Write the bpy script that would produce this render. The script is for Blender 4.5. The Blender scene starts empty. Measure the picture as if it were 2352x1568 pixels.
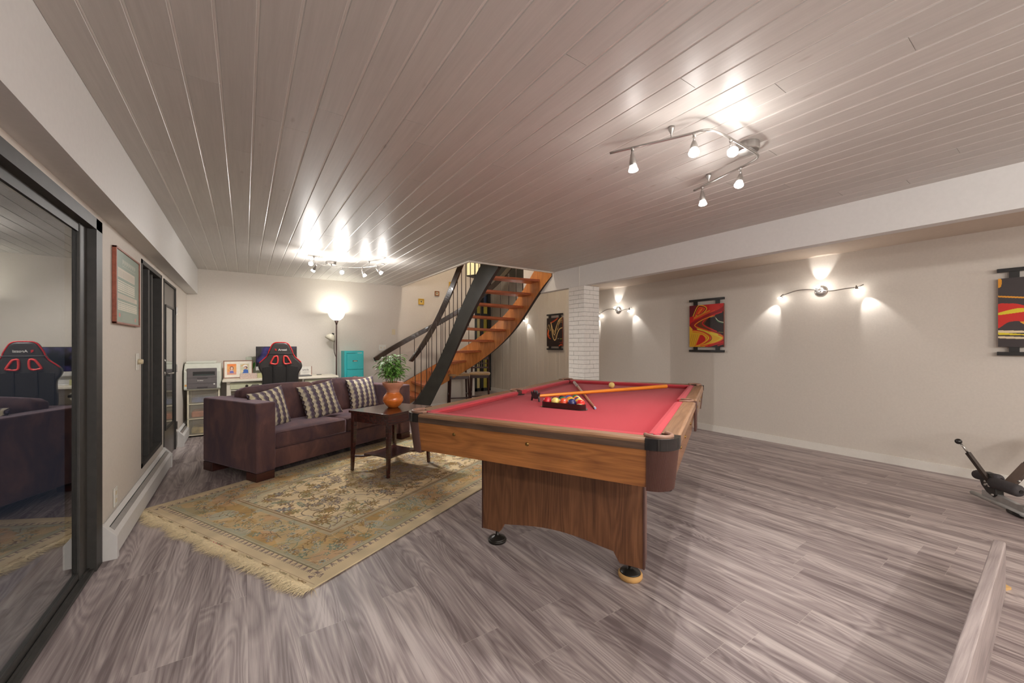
import bpy, bmesh, math, random
import numpy as np
from mathutils import Vector, Matrix
random.seed(7); rng = np.random.default_rng(7)
PI = math.pi
sc = bpy.context.scene
C = sc.collection

# ------------------------------------------------------------------ camera, world, exposure
YAW = math.radians(34.3102)
cam_d = bpy.data.cameras.new('camera'); cam = bpy.data.objects.new('camera', cam_d); C.objects.link(cam)
cam_d.sensor_width = 36.0; cam_d.lens = 36.0*899.84/2352; cam_d.shift_y = 8.4/2352
cam_d.clip_start = 0.02; cam_d.clip_end = 60
cam.location = (0, 0, 1.22); cam.rotation_euler = (PI/2, 0, -YAW)
sc.camera = cam
w = bpy.data.worlds.new('night'); sc.world = w; w.use_nodes = True
w.node_tree.nodes['Background'].inputs[0].default_value = (0.010, 0.012, 0.018, 1)
w.node_tree.nodes['Background'].inputs[1].default_value = 1.0
sc.view_settings.view_transform = 'Standard'; sc.view_settings.look = 'None'
sc.view_settings.gamma = 1; sc.view_settings.use_curve_mapping = False
sc.view_settings.exposure = 1.13
EXP = 1.0
WARM = (1.0, 0.965, 0.93); NEUT = (1.0, 0.96, 0.92)

def light(kind, loc, watts, col=WARM, parent=None, size=0.03, name='lamp_light', direction=None, spot=None, blend=0.5):
    d = bpy.data.lights.new(name, kind); d.energy = watts*EXP; d.color = col
    if kind == 'AREA': d.size = size
    else: d.shadow_soft_size = size
    if kind == 'SPOT': d.spot_size = math.radians(spot or 60); d.spot_blend = blend
    o = bpy.data.objects.new(name, d); C.objects.link(o)
    if parent: o.parent = parent
    o.location = loc
    if direction is not None: o.rotation_euler = Vector(direction).to_track_quat('-Z', 'Y').to_euler()
    return o

# ------------------------------------------------------------------ colours and materials
def lin(c): return c/12.92 if c <= 0.04045 else ((c+0.055)/1.055)**2.4
def rgb(r, g, b): return (lin(r/255), lin(g/255), lin(b/255), 1)
MATS = {}
def mat(name, col, rough=0.6, metal=0.0, var=0.06, nscale=30, bump=0.0, coat=0.0, spec=0.5, sheen=0.0, emit=None, estr=0.0, stretch=(1,1,1), alpha=None):
    if name in MATS: return MATS[name]
    m = bpy.data.materials.new(name); m.use_nodes = True; nt = m.node_tree; b = nt.nodes['Principled BSDF']
    tc = nt.nodes.new('ShaderNodeTexCoord'); mp = nt.nodes.new('ShaderNodeMapping'); mp.inputs['Scale'].default_value = stretch
    nz = nt.nodes.new('ShaderNodeTexNoise'); nz.inputs['Scale'].default_value = nscale; nz.inputs['Detail'].default_value = 4
    nt.links.new(tc.outputs['Object'], mp.inputs[0]); nt.links.new(mp.outputs[0], nz.inputs['Vector'])
    cr = nt.nodes.new('ShaderNodeValToRGB'); e = cr.color_ramp.elements
    e[0].position = 0.3; e[1].position = 0.7
    e[0].color = tuple(max(0, c*(1-var)) for c in col[:3])+(1,); e[1].color = tuple(min(1, c*(1+var)) for c in col[:3])+(1,)
    nt.links.new(nz.outputs['Fac'], cr.inputs[0]); nt.links.new(cr.outputs[0], b.inputs['Base Color'])
    b.inputs['Roughness'].default_value = rough; b.inputs['Metallic'].default_value = metal
    b.inputs['Specular IOR Level'].default_value = spec
    b.inputs['Coat Weight'].default_value = coat; b.inputs['Coat Roughness'].default_value = 0.08
    b.inputs['Sheen Weight'].default_value = sheen
    if bump:
        bp = nt.nodes.new('ShaderNodeBump'); bp.inputs['Strength'].default_value = bump; bp.inputs['Distance'].default_value = 0.002
        nt.links.new(nz.outputs['Fac'], bp.inputs['Height']); nt.links.new(bp.outputs[0], b.inputs['Normal'])
    if emit: b.inputs['Emission Color'].default_value = emit; b.inputs['Emission Strength'].default_value = estr
    if alpha is not None: b.inputs['Alpha'].default_value = alpha
    MATS[name] = m; return m

def wood(name, dark, light_, axis='y', scale=1.0, rough=0.4, rings=9, coat=0.0, bump=0.1):
    """veneer with grain running along the axis"""
    if name in MATS: return MATS[name]
    m = bpy.data.materials.new(name); m.use_nodes = True; nt = m.node_tree; N = nt.nodes; L = nt.links; b = N['Principled BSDF']
    tc = N.new('ShaderNodeTexCoord')
    def mapped(s_along, s_across):
        mp = N.new('ShaderNodeMapping'); sc_ = [s_across*scale]*3; sc_['xyz'.index(axis)] = s_along*scale
        mp.inputs['Scale'].default_value = sc_; L.new(tc.outputs['Object'], mp.inputs[0]); return mp
    n1 = N.new('ShaderNodeTexNoise'); n1.inputs['Scale'].default_value = 1.0; n1.inputs['Detail'].default_value = 2
    L.new(mapped(.9, 9).outputs[0], n1.inputs['Vector'])
    mu = N.new('ShaderNodeMath'); mu.operation = 'MULTIPLY'; mu.inputs[1].default_value = rings; L.new(n1.outputs['Fac'], mu.inputs[0])
    sn = N.new('ShaderNodeMath'); sn.operation = 'PINGPONG'; sn.inputs[1].default_value = 0.5; L.new(mu.outputs[0], sn.inputs[0])
    n2 = N.new('ShaderNodeTexNoise'); n2.inputs['Scale'].default_value = 1.0; n2.inputs['Detail'].default_value = 5; n2.inputs['Roughness'].default_value = .7
    L.new(mapped(5, 190).outputs[0], n2.inputs['Vector'])
    n3 = N.new('ShaderNodeTexNoise'); n3.inputs['Scale'].default_value = 1.0; n3.inputs['Detail'].default_value = 2
    L.new(mapped(.7, 12).outputs[0], n3.inputs['Vector'])
    a1 = N.new('ShaderNodeMath'); a1.operation = 'MULTIPLY_ADD'; a1.inputs[1].default_value = .34; L.new(sn.outputs[0], a1.inputs[0])
    a2 = N.new('ShaderNodeMath'); a2.operation = 'MULTIPLY_ADD'; a2.inputs[1].default_value = .62; L.new(n2.outputs['Fac'], a2.inputs[0]); L.new(a1.outputs[0], a2.inputs[2])
    a3 = N.new('ShaderNodeMath'); a3.operation = 'MULTIPLY'; a3.inputs[1].default_value = .6; L.new(n3.outputs['Fac'], a3.inputs[0]); L.new(a3.outputs[0], a1.inputs[2])
    cr = N.new('ShaderNodeValToRGB'); e = cr.color_ramp.elements
    e[0].position = .42; e[1].position = .95; e[0].color = dark; e[1].color = light_
    L.new(a2.outputs[0], cr.inputs[0]); L.new(cr.outputs[0], b.inputs['Base Color'])
    b.inputs['Roughness'].default_value = rough; b.inputs['Coat Weight'].default_value = coat; b.inputs['Coat Roughness'].default_value = .12
    bp = N.new('ShaderNodeBump'); bp.inputs['Strength'].default_value = bump; bp.inputs['Distance'].default_value = .001
    L.new(n2.outputs['Fac'], bp.inputs['Height']); L.new(bp.outputs[0], b.inputs['Normal'])
    MATS[name] = m; return m

def vcol_mat(name, rough=0.8, bump=0.0, coat=0.0, sheen=0.0, bscale=400):
    if name in MATS: return MATS[name]
    m = bpy.data.materials.new(name); m.use_nodes = True; nt = m.node_tree; b = nt.nodes['Principled BSDF']
    a = nt.nodes.new('ShaderNodeAttribute'); a.attribute_name = 'Col'; nt.links.new(a.outputs['Color'], b.inputs['Base Color'])
    b.inputs['Roughness'].default_value = rough; b.inputs['Coat Weight'].default_value = coat; b.inputs['Sheen Weight'].default_value = sheen
    if bump:
        nz = nt.nodes.new('ShaderNodeTexNoise'); nz.inputs['Scale'].default_value = bscale
        tc = nt.nodes.new('ShaderNodeTexCoord'); nt.links.new(tc.outputs['Object'], nz.inputs['Vector'])
        bp = nt.nodes.new('ShaderNodeBump'); bp.inputs['Strength'].default_value = bump; bp.inputs['Distance'].default_value = .002
        nt.links.new(nz.outputs['Fac'], bp.inputs['Height']); nt.links.new(bp.outputs[0], b.inputs['Normal'])
    MATS[name] = m; return m

def glass_mat(name, tint=(1,1,1,1), ior=1.5, rough=0.0):
    if name in MATS: return MATS[name]
    m = bpy.data.materials.new(name); m.use_nodes = True; b = m.node_tree.nodes['Principled BSDF']
    b.inputs['Base Color'].default_value = tint; b.inputs['Transmission Weight'].default_value = 1; b.inputs['IOR'].default_value = ior
    b.inputs['Roughness'].default_value = rough
    MATS[name] = m; return m

def emit_mat(name, col, strength):
    if name in MATS: return MATS[name]
    m = bpy.data.materials.new(name); m.use_nodes = True; nt = m.node_tree; b = nt.nodes['Principled BSDF']
    b.inputs['Base Color'].default_value = (.8,.8,.8,1); b.inputs['Emission Color'].default_value = col; b.inputs['Emission Strength'].default_value = strength
    MATS[name] = m; return m

# ------------------------------------------------------------------ mesh helpers
def obj(name, bm, m, parent=None, smooth=False, bevel=0.0, seg=2, loc=None, rot=None, label=None):
    me = bpy.data.meshes.new(name)
    if isinstance(bm, bmesh.types.BMesh):
        bmesh.ops.recalc_face_normals(bm, faces=bm.faces); bm.to_mesh(me); bm.free()
    ms = m if isinstance(m, (list, tuple)) else [m]
    for x in ms: me.materials.append(x)
    o = bpy.data.objects.new(name, me); C.objects.link(o)
    if parent: o.parent = parent
    if loc is not None: o.location = loc
    if rot is not None: o.rotation_euler = rot
    if smooth:
        for p in me.polygons: p.use_smooth = True
    if bevel:
        b = o.modifiers.new('bevel', 'BEVEL'); b.width = bevel; b.segments = seg; b.limit_method = 'ANGLE'; b.angle_limit = math.radians(40)
    if label: o['label'] = label
    return o
def thing(name, label, cat, loc=(0,0,0), rotz=0, group=None):
    o = bpy.data.objects.new(name, None); C.objects.link(o); o.location = loc; o.rotation_euler = (0,0,rotz)
    o.empty_display_size = .1
    o['label'] = label; o['category'] = cat
    if group: o['group'] = group
    return o
def tag(o, label, cat, group=None):
    o['label'] = label; o['category'] = cat
    if group: o['group'] = group
    return o
def struct(name, bm, m, parent=None, **k):
    o = obj(name, bm, m, parent, **k)
    if parent is None: o['kind'] = 'structure'
    return o
def NB(): return bmesh.new()
def box(bm, x0, x1, y0, y1, z0, z1, mi=0, M=None):
    vs = [bm.verts.new(Vector((x,y,z)) if M is None else M @ Vector((x,y,z))) for x in (x0,x1) for y in (y0,y1) for z in (z0,z1)]
    for f in ((0,1,3,2),(4,6,7,5),(0,4,5,1),(2,3,7,6),(0,2,6,4),(1,5,7,3)):
        fc = bm.faces.new([vs[i] for i in f]); fc.material_index = mi
    return bm
def B(*a, **k): return box(NB(), *a, **k)
def frame_of(d):
    d = d.normalized(); up = Vector((0,0,1)) if abs(d.z) < .95 else Vector((1,0,0))
    x = up.cross(d).normalized(); return x, d.cross(x)
def tube(bm, pts, r, n=12, cap=True, closed=False, mi=0):
    pts = [Vector(p) for p in pts]; rs = r if isinstance(r, (list, tuple)) else [r]*len(pts)
    rings = []; px = None
    N = len(pts)
    for i, p in enumerate(pts):
        if closed: d = pts[(i+1) % N]-pts[i-1]
        else: d = (pts[min(i+1, N-1)]-pts[max(i-1, 0)])
        x, y = frame_of(d)
        if px is not None:
            x = (px - d.normalized()*px.dot(d.normalized())).normalized(); y = d.normalized().cross(x)
        px = x
        rings.append([bm.verts.new(p+(x*math.cos(a)+y*math.sin(a))*rs[i]) for a in [2*PI*k/n for k in range(n)]])
    for i in range(N if closed else N-1):
        a, b = rings[i], rings[(i+1) % N]
        for k in range(n): bm.faces.new((a[k], a[(k+1)%n], b[(k+1)%n], b[k])).material_index = mi
    if cap and not closed:
        bm.faces.new(rings[0][::-1]).material_index = mi; bm.faces.new(rings[-1]).material_index = mi
    return bm
def T(pts, r, **k): return tube(NB(), pts, r, **k)
def lathe(bm, prof, n=32, c=(0,0,0), M=None, cap=True, mi=0):
    rings = []
    for (r, z) in prof:
        ring = []
        for k in range(n):
            a = 2*PI*k/n; v = Vector((r*math.cos(a), r*math.sin(a), z)); v = (M @ v) if M is not None else v
            ring.append(bm.verts.new(v+Vector(c)))
        rings.append(ring)
    for a, b in zip(rings[:-1], rings[1:]):
        for k in range(n): bm.faces.new((a[k], a[(k+1)%n], b[(k+1)%n], b[k])).material_index = mi
    if cap:
        if prof[0][0] > 1e-6: bm.faces.new(rings[0][::-1]).material_index = mi
        if prof[-1][0] > 1e-6: bm.faces.new(rings[-1]).material_index = mi
    return bm
def LA(prof, n=32, **k): return lathe(NB(), prof, n, **k)
def prism(bm, poly, a0, a1, axis='z', mi=0, M=None):
    def P(u, v, a):
        p = {'z': (u, v, a), 'y': (u, a, v), 'x': (a, u, v)}[axis]
        return (M @ Vector(p)) if M is not None else Vector(p)
    lo = [bm.verts.new(P(u, v, a0)) for u, v in poly]; hi = [bm.verts.new(P(u, v, a1)) for u, v in poly]
    n = len(poly)
    bm.faces.new(lo[::-1]).material_index = mi; bm.faces.new(hi).material_index = mi
    for i in range(n): bm.faces.new((lo[i], lo[(i+1)%n], hi[(i+1)%n], hi[i])).material_index = mi
    return bm
def spline(pts, n=8, closed=False):
    P = [np.array(p, float) for p in pts]; out = []; N = len(P)
    rg = range(N if closed else N-1)
    for i in rg:
        if closed: p0, p1, p2, p3 = P[i-1], P[i], P[(i+1)%N], P[(i+2)%N]
        else: p0, p1, p2, p3 = P[max(i-1,0)], P[i], P[i+1], P[min(i+2,N-1)]
        for k in range(n):
            t = k/n
            out.append(.5*((2*p1)+(-p0+p2)*t+(2*p0-5*p1+4*p2-p3)*t*t+(-p0+3*p1-3*p2+p3)*t**3))
    if not closed: out.append(P[-1])
    return [tuple(o) for o in out]
def grid_mesh(name, fn, nu, nv, cols, m, parent=None, closed=False, **k):
    """sheet of nu x nv cells; fn(U,V)->xyz arrays; cols (nv,nu,3) srgb 0..1 per cell"""
    U, V = np.meshgrid(np.linspace(0,1,nu+1), np.linspace(0,1,nv+1))
    X = np.stack(fn(U, V), -1).reshape(-1, 3)
    i = np.arange(nv)[:,None]*(nu+1)+np.arange(nu)[None,:]
    F = np.stack([i, i+1, i+nu+2, i+nu+1], -1).reshape(-1, 4)
    me = bpy.data.meshes.new(name); me.vertices.add(len(X)); me.vertices.foreach_set('co', X.ravel())
    me.loops.add(F.size); me.loops.foreach_set('vertex_index', F.ravel())
    me.polygons.add(len(F)); me.polygons.foreach_set('loop_start', np.arange(len(F))*4); me.polygons.foreach_set('loop_total', np.full(len(F), 4))
    me.update(calc_edges=True)
    c = np.clip(cols.reshape(-1, 3), 0, 1); c = np.where(c <= .04045, c/12.92, ((c+.055)/1.055)**2.4)
    at = me.color_attributes.new('Col', 'FLOAT_COLOR', 'CORNER')
    cc = np.ones((len(F), 4, 4)); cc[:,:,:3] = c[:,None,:]; at.data.foreach_set('color', cc.ravel())
    me.materials.append(m)
    o = bpy.data.objects.new(name, me); C.objects.link(o)
    if parent: o.parent = parent
    if k.get('smooth'): me.polygons.foreach_set('use_smooth', np.ones(len(F), bool))
    if k.get('solid'):
        s = o.modifiers.new('solid', 'SOLIDIFY'); s.thickness = k['solid']; s.offset = -1
    return o
class Paint:
    """numpy raster used only to colour the faces of a patterned surface; units are metres from the lower-left corner"""
    def __init__(s, w, h, res, base):
        s.w, s.h, s.res = w, h, res; s.nu, s.nv = int(round(w/res)), int(round(h/res))
        s.a = np.ones((s.nv, s.nu, 3))*np.array(base)/255.
        s.X, s.Y = np.meshgrid((np.arange(s.nu)+.5)*w/s.nu, (np.arange(s.nv)+.5)*h/s.nv)
    def put(s, mask, col, al=1.0, sl=None):
        a = s.a if sl is None else s.a[sl]
        a[mask] = a[mask]*(1-al)+np.array(col)/255.*al
    def win(s, x0, x1, y0, y1):
        i0 = max(0, int(x0/s.w*s.nu)-1); i1 = min(s.nu, int(x1/s.w*s.nu)+2); j0 = max(0, int(y0/s.h*s.nv)-1); j1 = min(s.nv, int(y1/s.h*s.nv)+2)
        return (slice(j0, max(j0, j1)), slice(i0, max(i0, i1)))
    def rect(s, x0, x1, y0, y1, col, al=1.0):
        sl = s.win(x0, x1, y0, y1); X, Y = s.X[sl], s.Y[sl]; s.put((X>=x0)&(X<=x1)&(Y>=y0)&(Y<=y1), col, al, sl)
    def stroke(s, pts, wd, col, al=1.0):
        pts = np.array(pts)
        for i, (p, q) in enumerate(zip(pts[:-1], pts[1:])):
            ww = wd if np.isscalar(wd) else wd[min(i, len(wd)-1)]
            sl = s.win(min(p[0],q[0])-ww, max(p[0],q[0])+ww, min(p[1],q[1])-ww, max(p[1],q[1])+ww)
            X, Y = s.X[sl], s.Y[sl]; d = q-p; L2 = d@d+1e-12
            t = np.clip(((X-p[0])*d[0]+(Y-p[1])*d[1])/L2, 0, 1)
            s.put(np.hypot(X-p[0]-t*d[0], Y-p[1]-t*d[1]) < ww/2, col, al, sl)
    def poly(s, pts, col, al=1.0):
        P = np.array(pts); sl = s.win(P[:,0].min(), P[:,0].max(), P[:,1].min(), P[:,1].max()); X, Y = s.X[sl], s.Y[sl]
        ins = np.zeros(X.shape, bool); n = len(P)
        for i in range(n):
            x0, y0 = P[i-1]; x1, y1 = P[i]
            if y0 == y1: continue
            c = ((y0 > Y) != (y1 > Y)) & (X < (x1-x0)*(Y-y0)/(y1-y0)+x0); ins ^= c
        s.put(ins, col, al, sl)
    def ell(s, cx, cy, rx, ry, col, al=1.0, rot=0.):
        R = max(rx, ry); sl = s.win(cx-R, cx+R, cy-R, cy+R); X, Y = s.X[sl]-cx, s.Y[sl]-cy
        u = X*math.cos(rot)+Y*math.sin(rot); v = -X*math.sin(rot)+Y*math.cos(rot)
        s.put((u/rx)**2+(v/ry)**2 < 1, col, al, sl)
    def flower(s, cx, cy, r, cols, n=8, rot=0.):
        sl = s.win(cx-r, cx+r, cy-r, cy+r); X, Y = s.X[sl]-cx, s.Y[sl]-cy
        R = np.hypot(X, Y); A = np.arctan2(Y, X)+rot; e = r*(.72+.28*np.cos(A*n))
        for k, c in enumerate(cols):
            s.put(R < e*(1-k/len(cols)), c, .85, sl)
    def noise(s, amp, cell=.2, seed=0):
        r = np.random.default_rng(seed); h, w = int(s.h/cell)+3, int(s.w/cell)+3; g = r.normal(size=(h, w, 1))
        fy = s.Y/cell; fx = s.X/cell; j, i = fy.astype(int), fx.astype(int); ty, tx = (fy-j)[...,None], (fx-i)[...,None]
        ty = ty*ty*(3-2*ty); tx = tx*tx*(3-2*tx)
        return amp*((g[j,i]*(1-tx)+g[j,i+1]*tx)*(1-ty)+(g[j+1,i]*(1-tx)+g[j+1,i+1]*tx)*ty)
def text_obj(body, size, m, parent, M, name='lettering', extr=0.0006, bold=False, align='CENTER'):
    cu = bpy.data.curves.new('t', 'FONT'); cu.body = body; cu.size = size; cu.extrude = extr; cu.align_x = align; cu.align_y = 'CENTER'
    if bold: cu.offset = size*.02
    to = bpy.data.objects.new('t', cu); C.objects.link(to)
    dg = bpy.context.evaluated_depsgraph_get(); me = bpy.data.meshes.new_from_object(to.evaluated_get(dg))
    C.objects.unlink(to); bpy.data.objects.remove(to)
    me.materials.clear(); me.materials.append(m); me.transform(M)
    o = bpy.data.objects.new(name, me); C.objects.link(o); o.parent = parent; return o
def dup(root, loc=None, rotz=None, label=None):
    r = root.copy(); C.objects.link(r)
    if loc is not None: r.location = loc
    if rotz is not None: r.rotation_euler[2] = rotz
    if label: r['label'] = label
    for ch in list(root.children):
        c = ch.copy(); C.objects.link(c); c.parent = r
        for g in ch.children:
            d = g.copy(); C.objects.link(d); d.parent = c
    return r

# palette
m_wall = mat('wall_paint', rgb(212,204,194), .72, var=.025, nscale=60, bump=.25)
m_white = mat('beam_paint', rgb(216,214,211), .6, var=.02, nscale=40, bump=.15)
m_trimw = mat('trim_paint', rgb(228,224,216), .45, var=.02)
m_black = mat('black_metal', rgb(38,36,35), .42, var=.1, nscale=12)
m_darkfr = mat('dark_frame', rgb(58,56,53), .55, var=.15, nscale=20)
m_chrome = mat('brushed_nickel', rgb(190,188,184), .28, metal=1.0, var=.04)
m_black_gl = mat('black_gloss', rgb(16,14,14), .12, var=.05, coat=.6)
m_bulb = emit_mat('lit_bulb', (1,.93,.84,1), 60)
m_glass = glass_mat('clear_glass')
m_plastic_w = mat('white_plastic', rgb(226,224,216), .4, var=.02)
m_ivory = mat('ivory_plastic', rgb(214,200,168), .4, var=.03)
exec_parts = []

# ------------------------------------------------------------------ room shell
XL, XR, YB, ZC = -0.672, 5.495, 7.13, 2.307      # left wall, right wall, back wall, ceiling
YF = -3.6; XBL = -0.552; XBR = 3.813; YH = 4.50; XH = 2.41; YD = 9.08; ZR = 2.243; ZT = 4.9

def floor_mat():
    m = bpy.data.materials.new('laminate_planks'); m.use_nodes = True; nt = m.node_tree; N = nt.nodes; L = nt.links; b = N['Principled BSDF']
    tc = N.new('ShaderNodeTexCoord'); sp = N.new('ShaderNodeSeparateXYZ'); L.new(tc.outputs['Object'], sp.inputs[0])
    def mt(op, a, b_=None, c=None):
        n = N.new('ShaderNodeMath'); n.operation = op
        for i, v in enumerate((a, b_, c)):
            if v is None: continue
            if isinstance(v, (int, float)): n.inputs[i].default_value = v
            else: L.new(v, n.inputs[i])
        return n.outputs[0]
    W, LN = .1795, 1.22
    u = mt('DIVIDE', mt('SUBTRACT', sp.outputs[0], 1.267-.1795*20), W); iu = mt('FLOOR', u); fu = mt('SUBTRACT', u, iu)
    wn = N.new('ShaderNodeTexWhiteNoise'); wn.noise_dimensions = '1D'; L.new(iu, wn.inputs['W'])
    off = mt('MULTIPLY', wn.outputs['Value'], 1.0)
    v = mt('ADD', mt('DIVIDE', sp.outputs[1], LN), off); iv = mt('FLOOR', v); fv = mt('SUBTRACT', v, iv)
    cb = N.new('ShaderNodeCombineXYZ'); L.new(iu, cb.inputs[0]); L.new(iv, cb.inputs[1])
    w2 = N.new('ShaderNodeTexWhiteNoise'); w2.noise_dimensions = '2D'; L.new(cb.outputs[0], w2.inputs['Vector'])
    # grain coordinates, shifted per plank
    sh = mt('MULTIPLY', w2.outputs['Value'], 37.0)
    def gc(ax, ay):
        c = N.new('ShaderNodeCombineXYZ'); L.new(mt('ADD', mt('MULTIPLY', sp.outputs[0], ax), sh), c.inputs[0]); L.new(mt('MULTIPLY', sp.outputs[1], ay), c.inputs[1]); L.new(sh, c.inputs[2]); return c.outputs[0]
    n1 = N.new('ShaderNodeTexNoise'); n1.inputs['Scale'].default_value = 1; n1.inputs['Detail'].default_value = 3; n1.inputs['Roughness'].default_value = .55; n1.inputs['Distortion'].default_value = .5; L.new(gc(15, .75), n1.inputs['Vector'])
    n2 = N.new('ShaderNodeTexNoise'); n2.inputs['Scale'].default_value = 1; n2.inputs['Detail'].default_value = 6; n2.inputs['Roughness'].default_value = .75; L.new(gc(130, 2.2), n2.inputs['Vector'])
    n3 = N.new('ShaderNodeTexNoise'); n3.inputs['Scale'].default_value = 1; n3.inputs['Detail'].default_value = 1.5; n3.inputs['Distortion'].default_value = .8; L.new(gc(6, .8), n3.inputs['Vector'])
    rings = mt('PINGPONG', mt('MULTIPLY', n3.outputs['Fac'], 17.0), .5)
    s = mt('MULTIPLY_ADD', n1.outputs['Fac'], .85, mt('MULTIPLY', n2.outputs['Fac'], .50))
    s = mt('MULTIPLY_ADD', rings, .28, s)
    s = mt('MULTIPLY_ADD', w2.outputs['Value'], .045, s)
    cr = N.new('ShaderNodeValToRGB'); e = cr.color_ramp.elements
    e[0].position = .60; e[0].color = rgb(122,109,109); e[1].position = .96; e[1].color = rgb(197,186,182)
    s2 = mt('SUBTRACT', s, .0)
    e2 = cr.color_ramp.elements.new(.78); e2.color = rgb(162,149,147)
    L.new(s2, cr.inputs[0])
    # plank seams
    eu = mt('MINIMUM', fu, mt('SUBTRACT', 1.0, fu)); ev = mt('MINIMUM', fv, mt('SUBTRACT', 1.0, fv))
    seam = mt('MAXIMUM', mt('LESS_THAN', eu, .0007/W), mt('LESS_THAN', ev, .0011/LN))
    mx = N.new('ShaderNodeMix'); mx.data_type = 'RGBA'; L.new(mt('MULTIPLY', seam, .38), mx.inputs[0]); L.new(cr.outputs[0], mx.inputs[6]); mx.inputs[7].default_value = rgb(206,196,188)
    L.new(mx.outputs[2], b.inputs['Base Color'])
    b.inputs['Roughness'].default_value = .46; b.inputs['Specular IOR Level'].default_value = .45
    bp = N.new('ShaderNodeBump'); bp.inputs['Strength'].default_value = .12; bp.inputs['Distance'].default_value = .001; L.new(n2.outputs['Fac'], bp.inputs['Height']); L.new(bp.outputs[0], b.inputs['Normal'])
    return m
m_floor = floor_mat()
struct('floor', B(XL-.3, XR+.2, YF-.1, YD+.3, -.12, 0), m_floor)

# painted tongue and groove ceiling
def ceil_mat():
    m = bpy.data.materials.new('painted_boards'); m.use_nodes = True; nt = m.node_tree; N = nt.nodes; L = nt.links; b = N['Principled BSDF']
    tc = N.new('ShaderNodeTexCoord')
    mp = N.new('ShaderNodeMapping'); mp.inputs['Scale'].default_value = (60, 2.2, 60); L.new(tc.outputs['Object'], mp.inputs[0])
    n = N.new('ShaderNodeTexNoise'); n.inputs['Scale'].default_value = 1; n.inputs['Detail'].default_value = 5; n.inputs['Roughness'].default_value = .7; L.new(mp.outputs[0], n.inputs['Vector'])
    at = N.new('ShaderNodeAttribute'); at.attribute_name = 'Col'
    cr = N.new('ShaderNodeValToRGB'); e = cr.color_ramp.elements; e[0].position = .3; e[0].color = (.93,.93,.93,1); e[1].position = .7; e[1].color = (1.06,1.06,1.06,1); L.new(n.outputs['Fac'], cr.inputs[0])
    # knots showing through the paint
    mp2 = N.new('ShaderNodeMapping'); mp2.inputs['Scale'].default_value = (7.5, 2.6, 1); L.new(tc.outputs['Object'], mp2.inputs[0])
    vo = N.new('ShaderNodeTexVoronoi'); vo.inputs['Scale'].default_value = 1; L.new(mp2.outputs[0], vo.inputs['Vector'])
    kr = N.new('ShaderNodeValToRGB'); ke = kr.color_ramp.elements; ke[0].position = .03; ke[0].color = (.80,.77,.75,1); ke[1].position = .085; ke[1].color = (1,1,1,1); L.new(vo.outputs['Distance'], kr.inputs[0])
    def mul(a, c):
        x = N.new('ShaderNodeMix'); x.data_type = 'RGBA'; x.blend_type = 'MULTIPLY'; x.inputs[0].default_value = 1; L.new(a, x.inputs[6]); L.new(c, x.inputs[7]); return x.outputs[2]
    L.new(mul(mul(at.outputs['Color'], cr.outputs[0]), kr.outputs[0]), b.inputs['Base Color'])
    b.inputs['Roughness'].default_value = .42; b.inputs['Specular IOR Level'].default_value = .45
    bp = N.new('ShaderNodeBump'); bp.inputs['Strength'].default_value = .25; bp.inputs['Distance'].default_value = .0012; L.new(n.outputs['Fac'], bp.inputs['Height']); L.new(bp.outputs[0], b.inputs['Normal'])
    return m
m_ceil = ceil_mat()
def ceiling_boards():
    bm = NB(); lay = bm.loops.layers.float_color.new('Col')
    W = .1187; g = .0024; ch = .0040; k0 = math.floor((XBL-.037)/W); k1 = math.ceil((XBR-.037)/W)
    base = np.array(rgb(197,192,186)[:3])
    def seg(x0, x1, y0, y1, tint):
        # board with chamfered long edges and square butt ends (small gap)
        y0 += .0012; y1 -= .0012
        prof = [(x0+g, ZC+.02), (x0+g, ZC+.004), (x0+g+ch, ZC), (x1-g-ch, ZC), (x1-g, ZC+.004), (x1-g, ZC+.02)]
        lo = [bm.verts.new((x, y0, z)) for x, z in prof]; hi = [bm.verts.new((x, y1, z)) for x, z in prof]
        fs = [bm.faces.new(lo), bm.faces.new(hi[::-1])]
        for i in range(6): fs.append(bm.faces.new((lo[i], hi[i], hi[(i+1)%6], lo[(i+1)%6])))
        for f in fs:
            for lp in f.loops: lp[lay] = (*(base*tint), 1)
    for k in range(k0, k1+1):
        x0, x1 = .037+W*k, .037+W*(k+1)
        x0 = max(x0, XBL-.02); x1 = min(x1, XBR+.02)
        if x1-x0 < .02: continue
        ye = YB if (x0+x1)/2 < XH else YH
        y = YF-random.random()*2.5
        while y < ye:
            yn = y+random.choice((2.4, 3.0, 3.6)); a, bb = max(y, YF), min(yn, ye)
            if ye-bb < .25: bb = ye; yn = ye
            if bb-a > .02: seg(x0, x1, a, bb, .965+.07*random.random())
            y = yn
    # substrate above the grooves, near white to paint in light caught by board edges
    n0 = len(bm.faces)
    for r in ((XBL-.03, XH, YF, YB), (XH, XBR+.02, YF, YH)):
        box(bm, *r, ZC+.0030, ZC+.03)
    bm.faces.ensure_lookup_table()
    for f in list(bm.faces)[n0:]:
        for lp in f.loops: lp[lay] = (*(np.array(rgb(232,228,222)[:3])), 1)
    return bm
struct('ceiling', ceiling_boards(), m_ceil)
m_ceil2 = mat('ceiling_paint', rgb(196,180,164), .7, var=.03)
struct('ceiling_right', B(XBR+.09, XR, YF, 5.25, ZR, ZR+.03), m_ceil2)
struct('trim_1', box(B(XH-.03, XH, YH-.03, YB, ZC-.016, ZC+.25), XH, XBR+.02, YH-.03, YH, ZC-.016, ZC+.25), mat('hatch_trim', rgb(222,212,200), .4, var=.02))
# boxed beams
struct('beam_left', B(XL-.02, XBL, YF, YB, 1.945, ZC+.03), m_white)
struct('beam_right', B(XBR, XBR+.10, YF, 5.25, 2.035, ZC+.25), m_white)
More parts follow.
